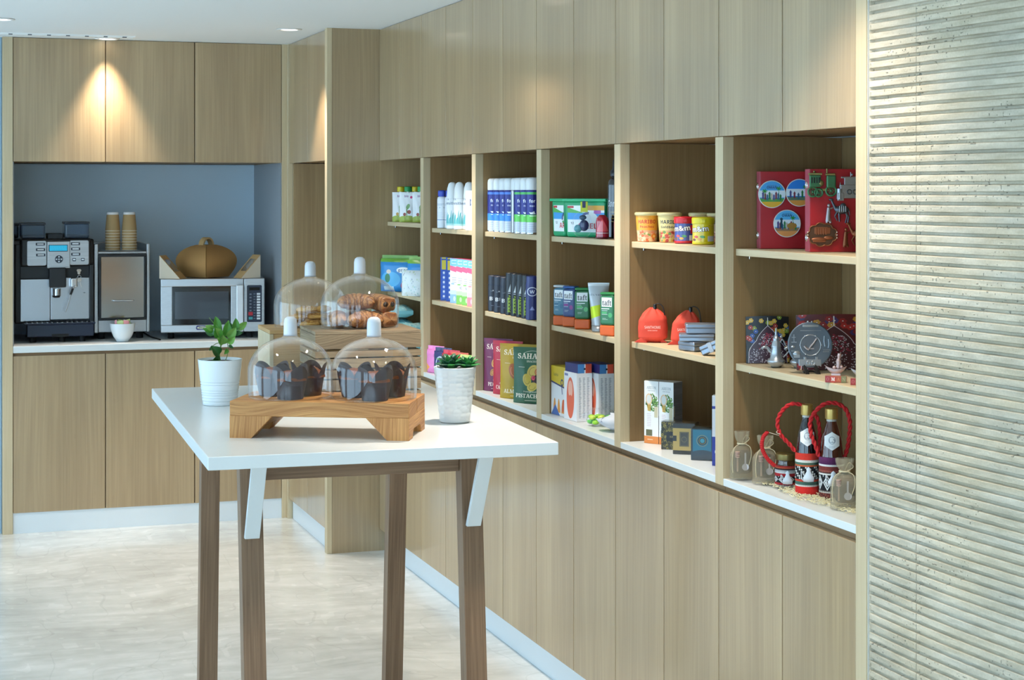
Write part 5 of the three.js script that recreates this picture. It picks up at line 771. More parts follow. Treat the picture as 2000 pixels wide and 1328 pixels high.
  { const o = tin('small grey tin tied with ribbon, leaning by the partition', [2.082, L6 + .0115, -4.385], -.75, .062, .026, .044, .42); part('ribbon', merge(bx(-.006, .006, -.0008, .0268, .0226, .0236), bx(-.006, .006, .0262, .0272, -.0236, .0236), bx(-.006, .006, -.0012, -.0004, -.0236, .0236)), plain(196, 202, 212, .4), o); }
  // bottom: diffuser boxes and square gift boxes
  const ar = canvasTex(160, 512, (c, w, h) => { c.fillStyle = '#eef0f0'; c.fillRect(0, 0, w, h); c.textAlign = 'center'; c.fillStyle = '#8a9298'; c.font = '30px serif'; c.fillText('AREON', 80, 64, 110); c.font = `11px ${FONT}`; c.fillText('HOME PERFUME', 80, 82, 100); for (let i = 0; i < 150; i++) { const a = rnd() * 7, r = Math.sqrt(rnd()); c.fillStyle = ['#4c7a3a', '#6c9a4c', '#33592c', '#86ae5c'][i % 4]; c.beginPath(); c.ellipse(86 + 66 * r * cos(a), 176 + 74 * r * sin(a), 9, 6, rnd() * 3, 0, 7); c.fill(); } c.fillStyle = '#d9a24e'; c.fillRect(38, 170, 14, 74); c.fillRect(58, 176, 12, 70); c.fillStyle = '#e6c6a0'; c.beginPath(); c.ellipse(52, 148, 36, 46, 0, 0, 7); c.fill(); c.fillStyle = '#dfe2e0'; c.beginPath(); c.ellipse(52, 148, 26, 36, 0, 0, 7); c.fill(); c.fillStyle = '#cfc8a8'; c.fillRect(112, 206, 40, 90); c.fillStyle = '#eef0f0'; c.fillRect(0, 248, 108, 150); scrib(c, 30, 270, 52, 8, 14, '#c6a8c0', 3); c.fillStyle = '#6a6a4c'; c.fillRect(20, 398, 70, 52); c.fillStyle = '#e08a44'; c.fillRect(0, 452, w, 60); c.fillStyle = '#f6d8b8'; c.fillRect(36, 476, 60, 6); });
  const as = canvasTex(128, 512, (c, w, h) => { c.fillStyle = '#6c6a6c'; c.fillRect(0, 0, w, h); for (let i = 0; i < 60; i++) { c.strokeStyle = ['#7c7a7c', '#5c5a5c', '#888688'][i % 3]; c.lineWidth = 2; c.beginPath(); const y = rnd() * h; c.moveTo(0, y); c.lineTo(w, y - 10 + 20 * rnd()); c.stroke(); } c.fillStyle = '#c8bfa0'; c.fillRect(0, 190, 18, 90); });
  [[2.066, -4.842, 'left'], [2.0955, -4.7985, 'right']].forEach(([x, z, l]) => carton('diffuser_box', `tall white perfume diffuser box with green leaves and an orange foot, ${l} of the pair`, 'box', [x, S6, z], -.985, .051, .187, .05, { front: ar, side: as, top: rgb(206, 204, 198) }, 'tall diffuser boxes'));
  const pat = (bg, fg, draw) => canvasTex(192, 256, (c, w, h) => { c.fillStyle = bg; c.fillRect(0, 0, w, h); draw(c, w, h, fg); });
  const sq = [[2.062, -4.705, -.62, .058, .08, .055, pat('#33301c', '#b09a3c', (c, w, h, f) => { for (let i = 0; i < 160; i++) { c.strokeStyle = f; c.lineWidth = 3; c.beginPath(); c.arc(rnd() * w, rnd() * h, 4 + rnd() * 8, rnd() * 6, rnd() * 6 + 3); c.stroke(); } c.fillStyle = '#24211c'; c.fillRect(50, 90, 142, 90); fitText(c, 'KANO', 120, 146, 26, '#a08c50'); }), 'black and gold patterned square box', rgb(60, 56, 44)], [2.056, -4.608, -.62, .064, .087, .06, pat('#c2a45a', '#2c2a26', (c, w, h) => { c.fillStyle = '#34322c'; c.fillRect(0, 0, w, 36); c.fillRect(0, 224, w, 32); c.fillStyle = '#4a4438'; c.fillRect(58, 66, 82, 124); c.strokeStyle = '#8a7a50'; c.lineWidth = 3; c.strokeRect(64, 72, 70, 112); c.beginPath(); c.arc(98, 130, 22, 0, 7); c.stroke(); c.fillStyle = '#34322c'; c.fillRect(0, 100, 32, 46); }), 'gold square box with a dark oval plate', rgb(52, 48, 42)], [2.058, -4.488, -.62, .066, .086, .06, pat('#1f6f86', '#c0a04c', (c, w, h, f) => { c.fillStyle = '#26323a'; c.fillRect(0, 186, w, 70); c.beginPath(); c.moveTo(0, 190); c.quadraticCurveTo(96, 150, w, 190); c.fill(); c.fillStyle = '#24303a'; c.fillRect(0, 0, 14, h); c.fillRect(w - 24, 0, 24, h); c.strokeStyle = f; c.setLineDash([4, 4]); c.lineWidth = 5; c.beginPath(); c.arc(94, 92, 46, 0, 7); c.stroke(); c.setLineDash([]); c.fillStyle = '#17323c'; c.beginPath(); c.arc(94, 92, 38, 0, 7); c.fill(); c.strokeStyle = f; c.lineWidth = 3; c.beginPath(); c.arc(94, 92, 28, 0, 7); c.stroke(); c.fillStyle = '#3a93a4'; c.beginPath(); c.arc(94, 92, 19, 0, 7); c.fill(); }), 'teal square box with a gold ring medallion', rgb(40, 60, 70)]];
  sq.forEach(([x, z, yaw, w, h, d, t, l, col]) => { const o = carton('perfume_box', l + ' on the bottom shelf', 'box', [x, S6, z], yaw, w, h, d, { front: t, side: col, top: col, color: col, rough: .25 }, 'square perfume boxes'); part('wrap', bx(-.0012, w + .0012, .0004, h + .004, -d - .0012, .0012, .002), M.film, o, 'clear wrapping film'); });
  { const tt = canvasTex(64, 256, (c, w, h) => { c.fillStyle = '#e8e8ee'; c.fillRect(0, 0, w, h); c.fillStyle = '#2c3a9c'; c.fillRect(0, 150, w, 106); c.fillRect(0, 38, w, 10); c.fillStyle = '#e8e8ee'; c.fillRect(14, 200, 36, 10); }); carton('toothpaste_box', 'slim white and blue box at the partition edge', 'box', [2.07, S6, -4.375], -.6, .034, .193, .028, { front: tt, side: rgb(70, 80, 170) }); }
}
// ---------------------------------------------------------------- BAY 6: souvenirs
const pewter = std({ color: rgb(172, 178, 184), metalness: .8, roughness: .3 });
const oldSilver = std({ color: rgb(176, 170, 172), metalness: .8, roughness: .4 });
const copperM = std({ color: rgb(150, 92, 62), metalness: .75, roughness: .4 });
{
  const red = plain(170, 30, 38, .35), redSide = plain(176, 74, 92, .35), clip = M.chrome;
  const board = (label, x, z, yaw, w, h, d) => { const o = thing('magnet_board', label, 'display board', [x, T6, z], yaw, 'red magnet boards'); part('board', bx(.0022, w, 0, h, -d, 0, .001), red, o); part('side', bx(0, .002, 0, h, -d, 0, .0005), redSide, o, 'paler pinkish side'); for (const y of [.035, h - .04]) part('clasp', put(clean(new THREE.TorusGeometry(.0085, .0022, 8, 20)), -.0008, y, -d * .55, 0, PI / 2), clip, o, 'small chrome clasp'); return o; };
  const A = [2.089, -4.124, -.285], B = [2.091, -3.858, -.28];
  board('red standing board with three round painted plates', ...A, .255, .203, .045); board('red standing board with metal camel and fort magnets', ...B, .25, .206, .05);
  const on = ([x, z, th], lx, y, off = .0012) => [x + lx * cos(th) + off * sin(th), T6 + y, z - lx * sin(th) + off * cos(th)];
  const plateT = (k) => canvasTex(256, 256, (c, w, h) => { const g = ['#3f9fe0', '#2f86e0', '#58b4e8'][k]; c.fillStyle = g; c.fillRect(0, 0, w, h); c.fillStyle = '#d9e8f0'; c.fillRect(0, 90, w, 70); c.fillStyle = ['#e0b030', '#d9984a', '#e39a58'][k]; c.fillRect(0, 196, w, 60); c.fillStyle = ['#4c9c4c', '#5a7a68', '#9a7a5a'][k]; c.fillRect(0, 168, w, 34); const n = k === 1 ? 5 : 9; for (let i = 0; i < n; i++) { c.fillStyle = ['#4a4a86', '#7a3a4a', '#3a6a8a', '#2f7a4a', '#b8b0a0'][i % 5]; const x = 30 + i * (196 / n); c.fillRect(x, 120 + (i % 3) * 12, 18, 56 - (i % 3) * 6); c.beginPath(); c.moveTo(x - 4, 124 + (i % 3) * 12); c.lineTo(x + 9, 100 + (i % 3) * 12); c.lineTo(x + 22, 124 + (i % 3) * 12); c.fill(); } c.fillStyle = '#2a8a3a'; for (const [x, y] of k ? [[186, 70]] : [[56, 96], [196, 70]]) { c.fillRect(x - 2, y, 5, 60); for (let i = 0; i < 6; i++) { c.beginPath(); c.ellipse(x + 13 * cos(i), y + 8 * sin(i), 15, 5, i, 0, 7); c.fill(); } } if (k === 2) { c.fillStyle = '#a8803c'; c.beginPath(); c.ellipse(176, 150, 48, 30, 0, 0, 7); c.fill(); c.fillRect(146, 160, 12, 40); c.fillRect(192, 160, 12, 40); c.fillStyle = '#1f4a5a'; c.fillRect(62, 90, 20, 80); c.beginPath(); c.arc(72, 84, 14, 0, 7); c.fill(); } c.textAlign = 'center'; c.fillStyle = '#16305a'; if (k !== 1) { c.font = `bold 34px ${FONT}`; c.fillText('OMAN', 128, k ? 60 : 72); c.font = `13px ${FONT}`; c.fillText('SULTANATE OF', 128, k ? 34 : 46); } });
  [[.031, .143, 0, 'upper left round souvenir plate lettered over palms and a town'], [.104, .147, 1, 'upper right round souvenir plate with a plain blue sky, cut by the second board'], [.071, .066, 2, 'lower round souvenir plate with a camel and an orange foreground']].forEach(([lx, y, k, l]) => { const o = thing('souvenir_plate', l, 'magnet', on(A, lx, y), A[2], 'round plates on the red board'); part('plate', frontUV(lathe([[0, 0], [.0335, 0], [.0355, .002], [.0358, .0045], [.034, .006], [.031, .0052], [0, .0052]], 48).rotateX(PI / 2), -.034, .034, -.034, .034), phy({ map: plateT(k), roughness: .25, clearcoat: .6 }), o); part('rim', put(clean(new THREE.TorusGeometry(.0352, .0012, 8, 48)), 0, 0, .0052), plain(214, 218, 214, .35), o); });
  // carriage magnet
  const grn = std({ color: rgb(72, 122, 84), metalness: .5, roughness: .4 }), gold = std({ color: rgb(150, 140, 88), metalness: .6, roughness: .4 });
  { const o = thing('carriage_magnet', 'green and gold metal magnet shaped like two old carriages on the red board', 'magnet', on(B, .033, .165), B[2]); part('cab', merge(bx(-.034, -.006, -.004, .026, 0, .008, .002), bx(.008, .032, -.006, .026, 0, .009, .004)), grn, o); part('roof', merge(bx(-.037, -.003, .026, .031, 0, .0095, .001), bx(.006, .03, .025, .03, 0, .009, .0015), bx(.008, .0115, .03, .042, .001, .006, .001), ball(.003, -.022, .034, .004)), gold, o); for (const [x, y, r] of [[-.026, -.016, .0115], [-.011, -.018, .0095], [.02, -.013, .0125]]) part('wheel', merge(put(clean(new THREE.TorusGeometry(r, .0026, 8, 24)), x, y, .005), ball(.003, x, y, .005), ...[0, 1, 2, 3].map((i) => put(bx(-.0008, .0008, -r, r, -.0008, .0008), x, y, .005, 0, 0, i * PI / 4))), grn, o); for (let i = 0; i < 4; i++) part('window', bx(-.031 + i * .0062, -.027 + i * .0062, .006, .02, .0076, .0092, .0008), plain(28, 40, 32, .4), o); part('coupling', merge(bx(-.008, .012, -.014, -.008, .001, .006, .001), ball(.008, -.006, .006, .004, 1, 1, .6)), gold, o); }
  // fort magnet
  { const o = thing('fort_magnet', 'grey pewter fort magnet with round towers at the right edge of the board', 'magnet', on(B, .098, .155, .003), B[2]); part('wall', merge(bx(-.022, .026, -.022, .012, 0, .007, .0015), bx(-.02, .028, .028, .032, 0, .008, .001), bx(-.012, .022, .011, .029, 0, .006, .001)), pewter, o); part('turret', merge(cyl(.008, .007, .026, -.024, -.024, .003, 18), put(clean(new THREE.ConeGeometry(.0035, .014, 12)), -.022, .012, .004)), pewter, o); part('mast', merge(cyl(.001, .001, .012, .004, .031, .004, 8), ball(.003, .007, .037, .004)), pewter, o); for (const x of [.0, .014]) part('arch', put(clean(new THREE.TorusGeometry(.0052, .0016, 8, 18)), x, -.006, .0072), std({ color: rgb(90, 96, 102), metalness: .7, roughness: .4 }), o); part('plinth', bx(-.03, -.014, -.028, -.008, .002, .01, .0015), pewter, o); }
  // man leading a camel
  const camel = (mat) => { const bar = (x0, y0, x1, y1, r0, r1) => { const L = Math.hypot(x1 - x0, y1 - y0), g = clean(new THREE.CylinderGeometry(r1, r0, L, 10).scale(1, 1, .7)); g.translate(0, L / 2, 0); g.rotateZ(-Math.atan2(x1 - x0, y1 - y0)); return g.translate(x0, y0, .004); };
    return { man: merge(bar(-.026, -.026, -.024, .008, .0065, .004), ball(.0042, -.0235, .0135, .004, 1, 1.1, .8, 10), bar(-.023, .004, -.013, .008, .002, .0015), bar(-.029, -.03, -.026, -.02, .003, .004), bar(-.019, -.03, -.023, -.02, .003, .004)), animal: merge(ball(.0135, .009, .003, .004, 1.35, .8, .45, 18), ball(.0075, .012, .012, .004, 1, 1, .5, 12), bar(-.006, .004, -.0125, .017, .0045, .003), bar(-.0125, .016, -.017, .027, .003, .0028), ball(.0042, -.018, .028, .004, 1.5, .8, .7, 10), bar(-.002, -.002, -.009, -.013, .003, .0018), bar(-.009, -.013, -.002, -.025, .0018, .0016), bar(.002, -.003, .003, -.027, .003, .0017), bar(.02, .0, .022, -.014, .0042, .002), bar(.022, -.014, .018, -.03, .002, .0018), bar(.017, -.002, .026, -.015, .004, .002), bar(.026, -.015, .024, -.03, .002, .0018), bar(.026, .004, .029, -.01, .0014, .001)), rug: merge(...[0, 1, 2, 3].map((i) => bx(.001 + i * .005, .0035 + i * .005, -.003, .0125, .0095, .0112, .0006))) }; };
  const mkCamel = (l, lx, y, mat, m2) => { const o = thing('camel_magnet', l, 'magnet', on(B, lx, y, .0022), B[2], 'camel magnets'), c = camel(); part('man', c.man, mat, o); part('camel', c.animal, m2, o); part('saddle_rug', c.rug, pewter, o); };
  mkCamel('silver and black magnet of a man leading a camel, middle of the board', .071, .102, oldSilver, std({ color: rgb(96, 102, 110), metalness: .8, roughness: .35 })); mkCamel('copper magnet of a man leading a camel, low at the board edge', .114, .042, copperM, copperM);
  { const o = thing('relief_magnet', 'copper scalloped oval relief magnet low on the red board', 'magnet', on(B, .031, .043), B[2]); const s = new THREE.Shape(), P = []; for (let i = 0; i <= 72; i++) { const a = i / 72 * 2 * PI, k = .95 + .13 * Math.abs(sin(a * 4.5)); P.push([.035 * k * cos(a), .0275 * k * sin(a)]); } part('plaque', extr(P, .005, .001), std({ color: rgb(92, 66, 48), metalness: .6, roughness: .5 }), o); const rimPts = P.slice(0, -1).map(([x, y]) => [x, y, .0055]); part('rim', tube(rimPts, .0017, 120, 6, true), copperM, o); part('ship', merge(bx(-.02, .02, .002, .018, .004, .007, .0008), bx(-.018, .012, .0165, .0188, .006, .0085), ...[0, 1, 2, 3, 4].map((i) => bx(-.017 + i * .006, -.0135 + i * .006, .0, .016, .0065, .0085, .0005)), ball(.01, -.008, -.012, .005, 2, .55, .35), ball(.008, .016, -.008, .005, 1.6, .6, .35), bx(-.024, .008, -.019, -.015, .0045, .0075, .001)), copperM, o); for (let i = 0; i < 6; i++) part('pearl', ball(.0018, (i < 3 ? -1 : 1) * .0365, -.008 + (i % 3) * .007, .006), plain(226, 214, 200, .35), o); }
}
{ // painted tiles, coffee pots, plate, letters
  const tile = (bg, dome, flowers) => canvasTex(256, 288, (c, w, h) => { c.fillStyle = bg; c.fillRect(0, 0, w, h); for (let i = 0; i < 70; i++) { c.fillStyle = flowers[i % flowers.length]; const x = rnd() * w, y = rnd() * h; c.beginPath(); for (let k = 0; k < 6; k++) { c.moveTo(x, y); c.arc(x + 9 * cos(k), y + 9 * sin(k), 6, 0, 7); } c.fill(); c.fillStyle = '#efe6dc'; c.beginPath(); c.arc(x, y, 2.6, 0, 7); c.fill(); } c.fillStyle = dome; c.beginPath(); c.moveTo(14, h); c.lineTo(16, 220); c.quadraticCurveTo(20, 190, 60, 150); c.quadraticCurveTo(70, 112, 128, 60); c.quadraticCurveTo(186, 112, 196, 150); c.quadraticCurveTo(236, 190, 240, 220); c.lineTo(242, h); c.fill(); c.strokeStyle = '#d8cfd0'; c.lineWidth = 3; c.stroke(); c.fillStyle = '#d8d4d8'; for (let i = 0; i < 260; i++) { const y = 110 + rnd() * 178, hw = Math.min(112, (y - 60) * .62); c.fillRect(128 + (rnd() * 2 - 1) * hw, y, 4, 4); } c.fillStyle = '#8c2438'; for (let i = 0; i < 60; i++) { const y = 100 + rnd() * 100, hw = (y - 60) * .45; c.fillRect(128 + (rnd() * 2 - 1) * hw, y, 7, 7); } c.fillStyle = '#e0d8d0'; c.fillRect(126, 10, 4, 50); });
  const mkTile = (l, x, z, yaw, w, h, t) => { const o = thing('painted_tile', l, 'tile', [x, L6 + .0004, z], yaw, 'painted souvenir tiles'); o.rotation.order = 'YXZ'; o.rotation.x = -.09; const bow = (u) => .006 * (1 - (2 * u - 1) ** 2), f = surf((u, v) => [u * w, v * h * (1 + .02 * (1 - (2 * u - 1) ** 2)), bow(u)], 16, 4), b = surf((u, v) => [(1 - u) * w, v * h * (1 + .02 * (1 - (2 * u - 1) ** 2)), bow(u) - .006], 16, 4); part('face', f, phy({ map: t, roughness: .35, clearcoat: .15, clearcoatRoughness: .2 }), o); const e = [0, 1].map((s) => surf((u, v) => [s * w, v * h, (s ? 1 - u : u) * .006 - .006], 1, 4)), tp = surf((u, v) => [u * w, h * (1 + .02 * (1 - (2 * u - 1) ** 2)), bow(u) - v * .006], 16, 1); part('edge', merge(b, e, tp), plain(20, 20, 24, .4), o); };
  mkTile('black painted tile with a white pointed dome, left of the pewter pots', 2.062, -4.148, -.3, .114, .122, tile('#17181c', '#3a2430', ['#9c3028', '#2c4a8c', '#7a8a2c', '#c8a03c']));
  mkTile('red painted tile behind the pewter plate', 2.103, -3.945, -.3, .19, .139, tile('#5a1518', '#4a1c22', ['#a82420', '#3a2a5c', '#c08a2c', '#8c1c1c']));
  const pot = (l, x, z, yaw) => { const o = thing('pewter_coffee_pot', l, 'coffee pot', [x, L6, z], yaw, 'small pewter coffee pots');
    part('body', lathe([[0, .0], [.0125, 0], [.013, .003], [.021, .0095], [.0238, .0165], [.0215, .02], [.0165, .024], [.0135, .034], [.0125, .042], [.0138, .044], [.0125, .046], [.0122, .052], [.0136, .054], [.0122, .056], [.0112, .062], [.0082, .0685], [.0078, .0715], [.0095, .0735], [.0065, .077], [.004, .082], [.0028, .088], [.0036, .09], [.0014, .0945], [.0022, .098], [0, .104]], 40), pewter, o);
    part('spout', (() => { const g = tube([[-.011, .036, 0], [-.018, .045, 0], [-.024, .052, 0], [-.032, .0525, 0], [-.0375, .048, 0]], .0036, 26, 10), p = g.attributes.position; return g; })(), pewter, o); part('handle', tube([[.0105, .064, 0], [.016, .072, 0], [.0205, .0665, 0], [.024, .058, 0], [.031, .052, 0], [.0345, .045, 0], [.029, .036, 0], [.019, .027, 0]], .0021, 40, 8), pewter, o); part('thumb_rest', merge(ball(.0036, .0135, .0785, 0, 1.2, 1, .7, 10), tube([[.011, .075, 0], [.015, .08, 0], [.0125, .086, 0]], .0013, 12, 6)), pewter, o); };
  pot('pewter coffee pot with a curved spout, in front of the black tile', 2.087, -4.028, -.25); pot('pewter coffee pot partly behind the relief plate', 2.133, -3.99, -.25);
  { const o = thing('pewter_plate', 'round pewter relief plate with a dagger on a black stand', 'plate', [2.098, L6 + .071, -3.868], -.3); o.rotation.order = 'YXZ'; o.rotation.x = -.12;
    const R = .0565; part('plate', lathe([[0, 0], [R * .96, 0], [R, .002], [R * .99, .0042], [R * .94, .0036], [R * .5, .0022], [0, .0022]], 60).rotateX(PI / 2), std({ color: rgb(104, 114, 124), metalness: .75, roughness: .42 }), o); part('inner_ring', put(clean(new THREE.TorusGeometry(.0255, .0014, 8, 48)), .001, -.001, .003), pewter, o); part('medallion', put(cyl(.0245, .0245, .0012, 0, 0, 0, 48), .001, -.001, .0022, PI / 2), std({ color: rgb(96, 104, 112), metalness: .6, roughness: .5 }), o); for (let i = 0; i < 6; i++) part('stud', ball(.0022, .001 + .0262 * cos(i * PI / 3), -.001 + .0262 * sin(i * PI / 3), .0038), pewter, o);
    part('dagger', merge(tube([[.016, .015, .0045], [.008, .004, .0048], [.0, -.005, .0048], [-.004, -.012, .0045]], .0024, 18, 8), tube([[-.004, -.012, .0045], [-.010, -.009, .0046], [-.016, -.003, .0045]], .0032, 14, 8), bx(-.011, .009, -.0115, -.008, .004, .006, .0008)), oldSilver, o, 'relief dagger');
    part('fort_relief', merge(bx(-.03, .026, -.052, -.036, .0025, .0055, .0008), bx(-.017, -.011, -.037, -.03, .0025, .0055, .0006), bx(.012, .018, -.037, -.03, .0025, .0055, .0006), ...[-.006, .006].map((x) => put(clean(new THREE.TorusGeometry(.0042, .0012, 8, 18)), x, -.045, .0055))), pewter, o); part('dome_relief', merge(ball(.009, -.034, -.022, .002, 1.1, .8, .4), bx(-.042, -.027, -.032, -.024, .0025, .005)), pewter, o); part('ship_relief', merge(bx(-.047, -.034, .0055, .0075, .003, .005), bx(-.041, -.0395, .0055, .026, .003, .0048), bx(-.046, -.036, .018, .0195, .003, .0048), ball(.004, -.043, -.005, .003, 1.4, .7, .5), bx(-.048, -.03, -.016, -.0145, .003, .005)), pewter, o); part('tower_relief', merge(tube([[.036, .022, .003], [.035, .008, .004], [.037, -.004, .003]], .0016, 14, 6), tube([[.046, .014, .003], [.047, .002, .004], [.045, -.008, .003]], .0014, 14, 6), bx(.032, .05, -.014, -.012, .003, .0048), bx(.031, .047, -.018, -.0162, .003, .0048)), pewter, o); part('band', merge(bx(-.024, .028, .0345, .0358, .003, .0046), bx(-.018, .022, .044, .05, .0025, .0045, .001)), pewter, o); part('crown', merge(ball(.0028, -.004, .057, .001), ball(.0028, .006, .057, .001)), pewter, o);
    const st = thing('plate_stand', 'small black easel stand holding the pewter plate', 'stand', [2.098, L6, -3.862], -.3); for (const x of [-.0125, .0155]) part('foot', merge(extr([[x - .002, 0], [x + .006, 0], [x + .005, .004], [x - .001, .016], [x - .006, .022], [x - .009, .018]], .006, .0008).translate(0, 0, .004), bx(x - .003, x + .003, 0, .004, -.03, .008, .001)), plain(18, 18, 20, .35), st); part('cross_bar', bx(-.0155, .0185, .001, .004, -.034, -.03, .001), plain(18, 18, 20, .35), st); }
  // letter blocks with silver boats
  const blk = canvasTex(256, 64, (c, w, h) => { c.fillStyle = '#a8442c'; c.fillRect(0, 0, w, h); const L = ['O', 'M', 'A', 'N'], bgc = ['#9c3030', '#b8402c', '#b05030', '#7a7a4c'], fc = ['#b86a6a', '#f4f0ea', '#c87a4a', '#a8a080']; for (let i = 0; i < 4; i++) { c.fillStyle = bgc[i]; c.fillRect(i * 64, 0, 62, h); c.fillStyle = fc[i]; c.font = `bold 48px serif`; c.textAlign = 'center'; c.fillText(L[i], i * 64 + 31, 49); } });
  const boat = (l, x, z, yaw, mat) => { const o = thing('souvenir_boat', l, 'souvenir', [x, L6, z], yaw, 'silver boats on lettered blocks'); const blkM = [plain(226, 190, 140, .4), plain(150, 50, 40, .4), plain(190, 150, 120, .4), plain(120, 40, 34, .4), std({ map: blk, roughness: .4 }), plain(150, 50, 40, .4)]; const b = new THREE.Mesh(new THREE.BoxGeometry(.05, .0155, .022).translate(.0, .0078, 0), blkM); b.name = 'letter_block'; b.castShadow = b.receiveShadow = true; o.add(b);
    part('hull', surf((u, v) => { const s = u * 2 - 1, a = v * PI, w = .0085 * Math.pow(1 - Math.abs(s) ** 2.4, .6), lift = .008 * s * s; return [s * .0255, .031 + lift - w * 1.5 * sin(a) * (1 - .35 * s * s), w * -cos(a)]; }, 24, 10), mat, o); part('deck', merge(bx(-.018, .018, .029, .031, -.006, .006, .001), ball(.005, .005, .037, 0, 1, 1.2, .8), ball(.0045, -.004, .034, 0), ball(.004, .013, .036, 0)), mat, o); part('mast', merge(cyl(.004, .0065, .018, .006, .033, 0, 14), cyl(.006, .0035, .006, .006, .05, 0, 14), cyl(.0035, .0052, .008, .0075, .056, 0, 14), cyl(.0045, .004, .004, .008, .064, 0, 14)), mat, o); part('cradle', bx(-.011, .011, .0155, .021, -.005, .005, .001), mat, o); };
  boat('silver boat souvenir on a red lettered block, nearer the plate', 2.06, -3.67, -.55, std({ color: rgb(196, 170, 166), metalness: .7, roughness: .4 })); boat('silver boat souvenir on a red lettered block, by the end post', 2.088, -3.6, -.55, oldSilver);
  { const o = thing('filigree_dagger', 'tall curved silver filigree dagger sheath standing behind the end post', 'souvenir', [2.15, L6, -3.6], -.35); part('sheath', (() => { const g = tube([[.004, .004, 0], [-.006, .03, 0], [-.01, .062, 0], [-.004, .095, 0], [.01, .122, 0]], .0125, 40, 14), n = lattice(60, 40), p = g.attributes.position, q = g.attributes.normal, uv = g.attributes.uv; for (let i = 0; i < p.count; i++) { const k = (n(uv.getX(i) * 2, uv.getY(i)) - .5) * .003; p.setXYZ(i, p.getX(i) + q.getX(i) * k, p.getY(i), p.getZ(i) + q.getZ(i) * k); } return g; })(), std({ color: rgb(120, 124, 128), metalness: .75, roughness: .45 }), o); part('base', cyl(.02, .014, .006, .004, 0, 0, 24), pewter, o); part('ring', put(clean(new THREE.TorusGeometry(.0135, .0024, 8, 24)), -.0085, .045, 0, PI / 2), oldSilver, o); part('ring', put(clean(new THREE.TorusGeometry(.0135, .0024, 8, 24)), -.008, .08, 0, PI / 2), oldSilver, o); }
}
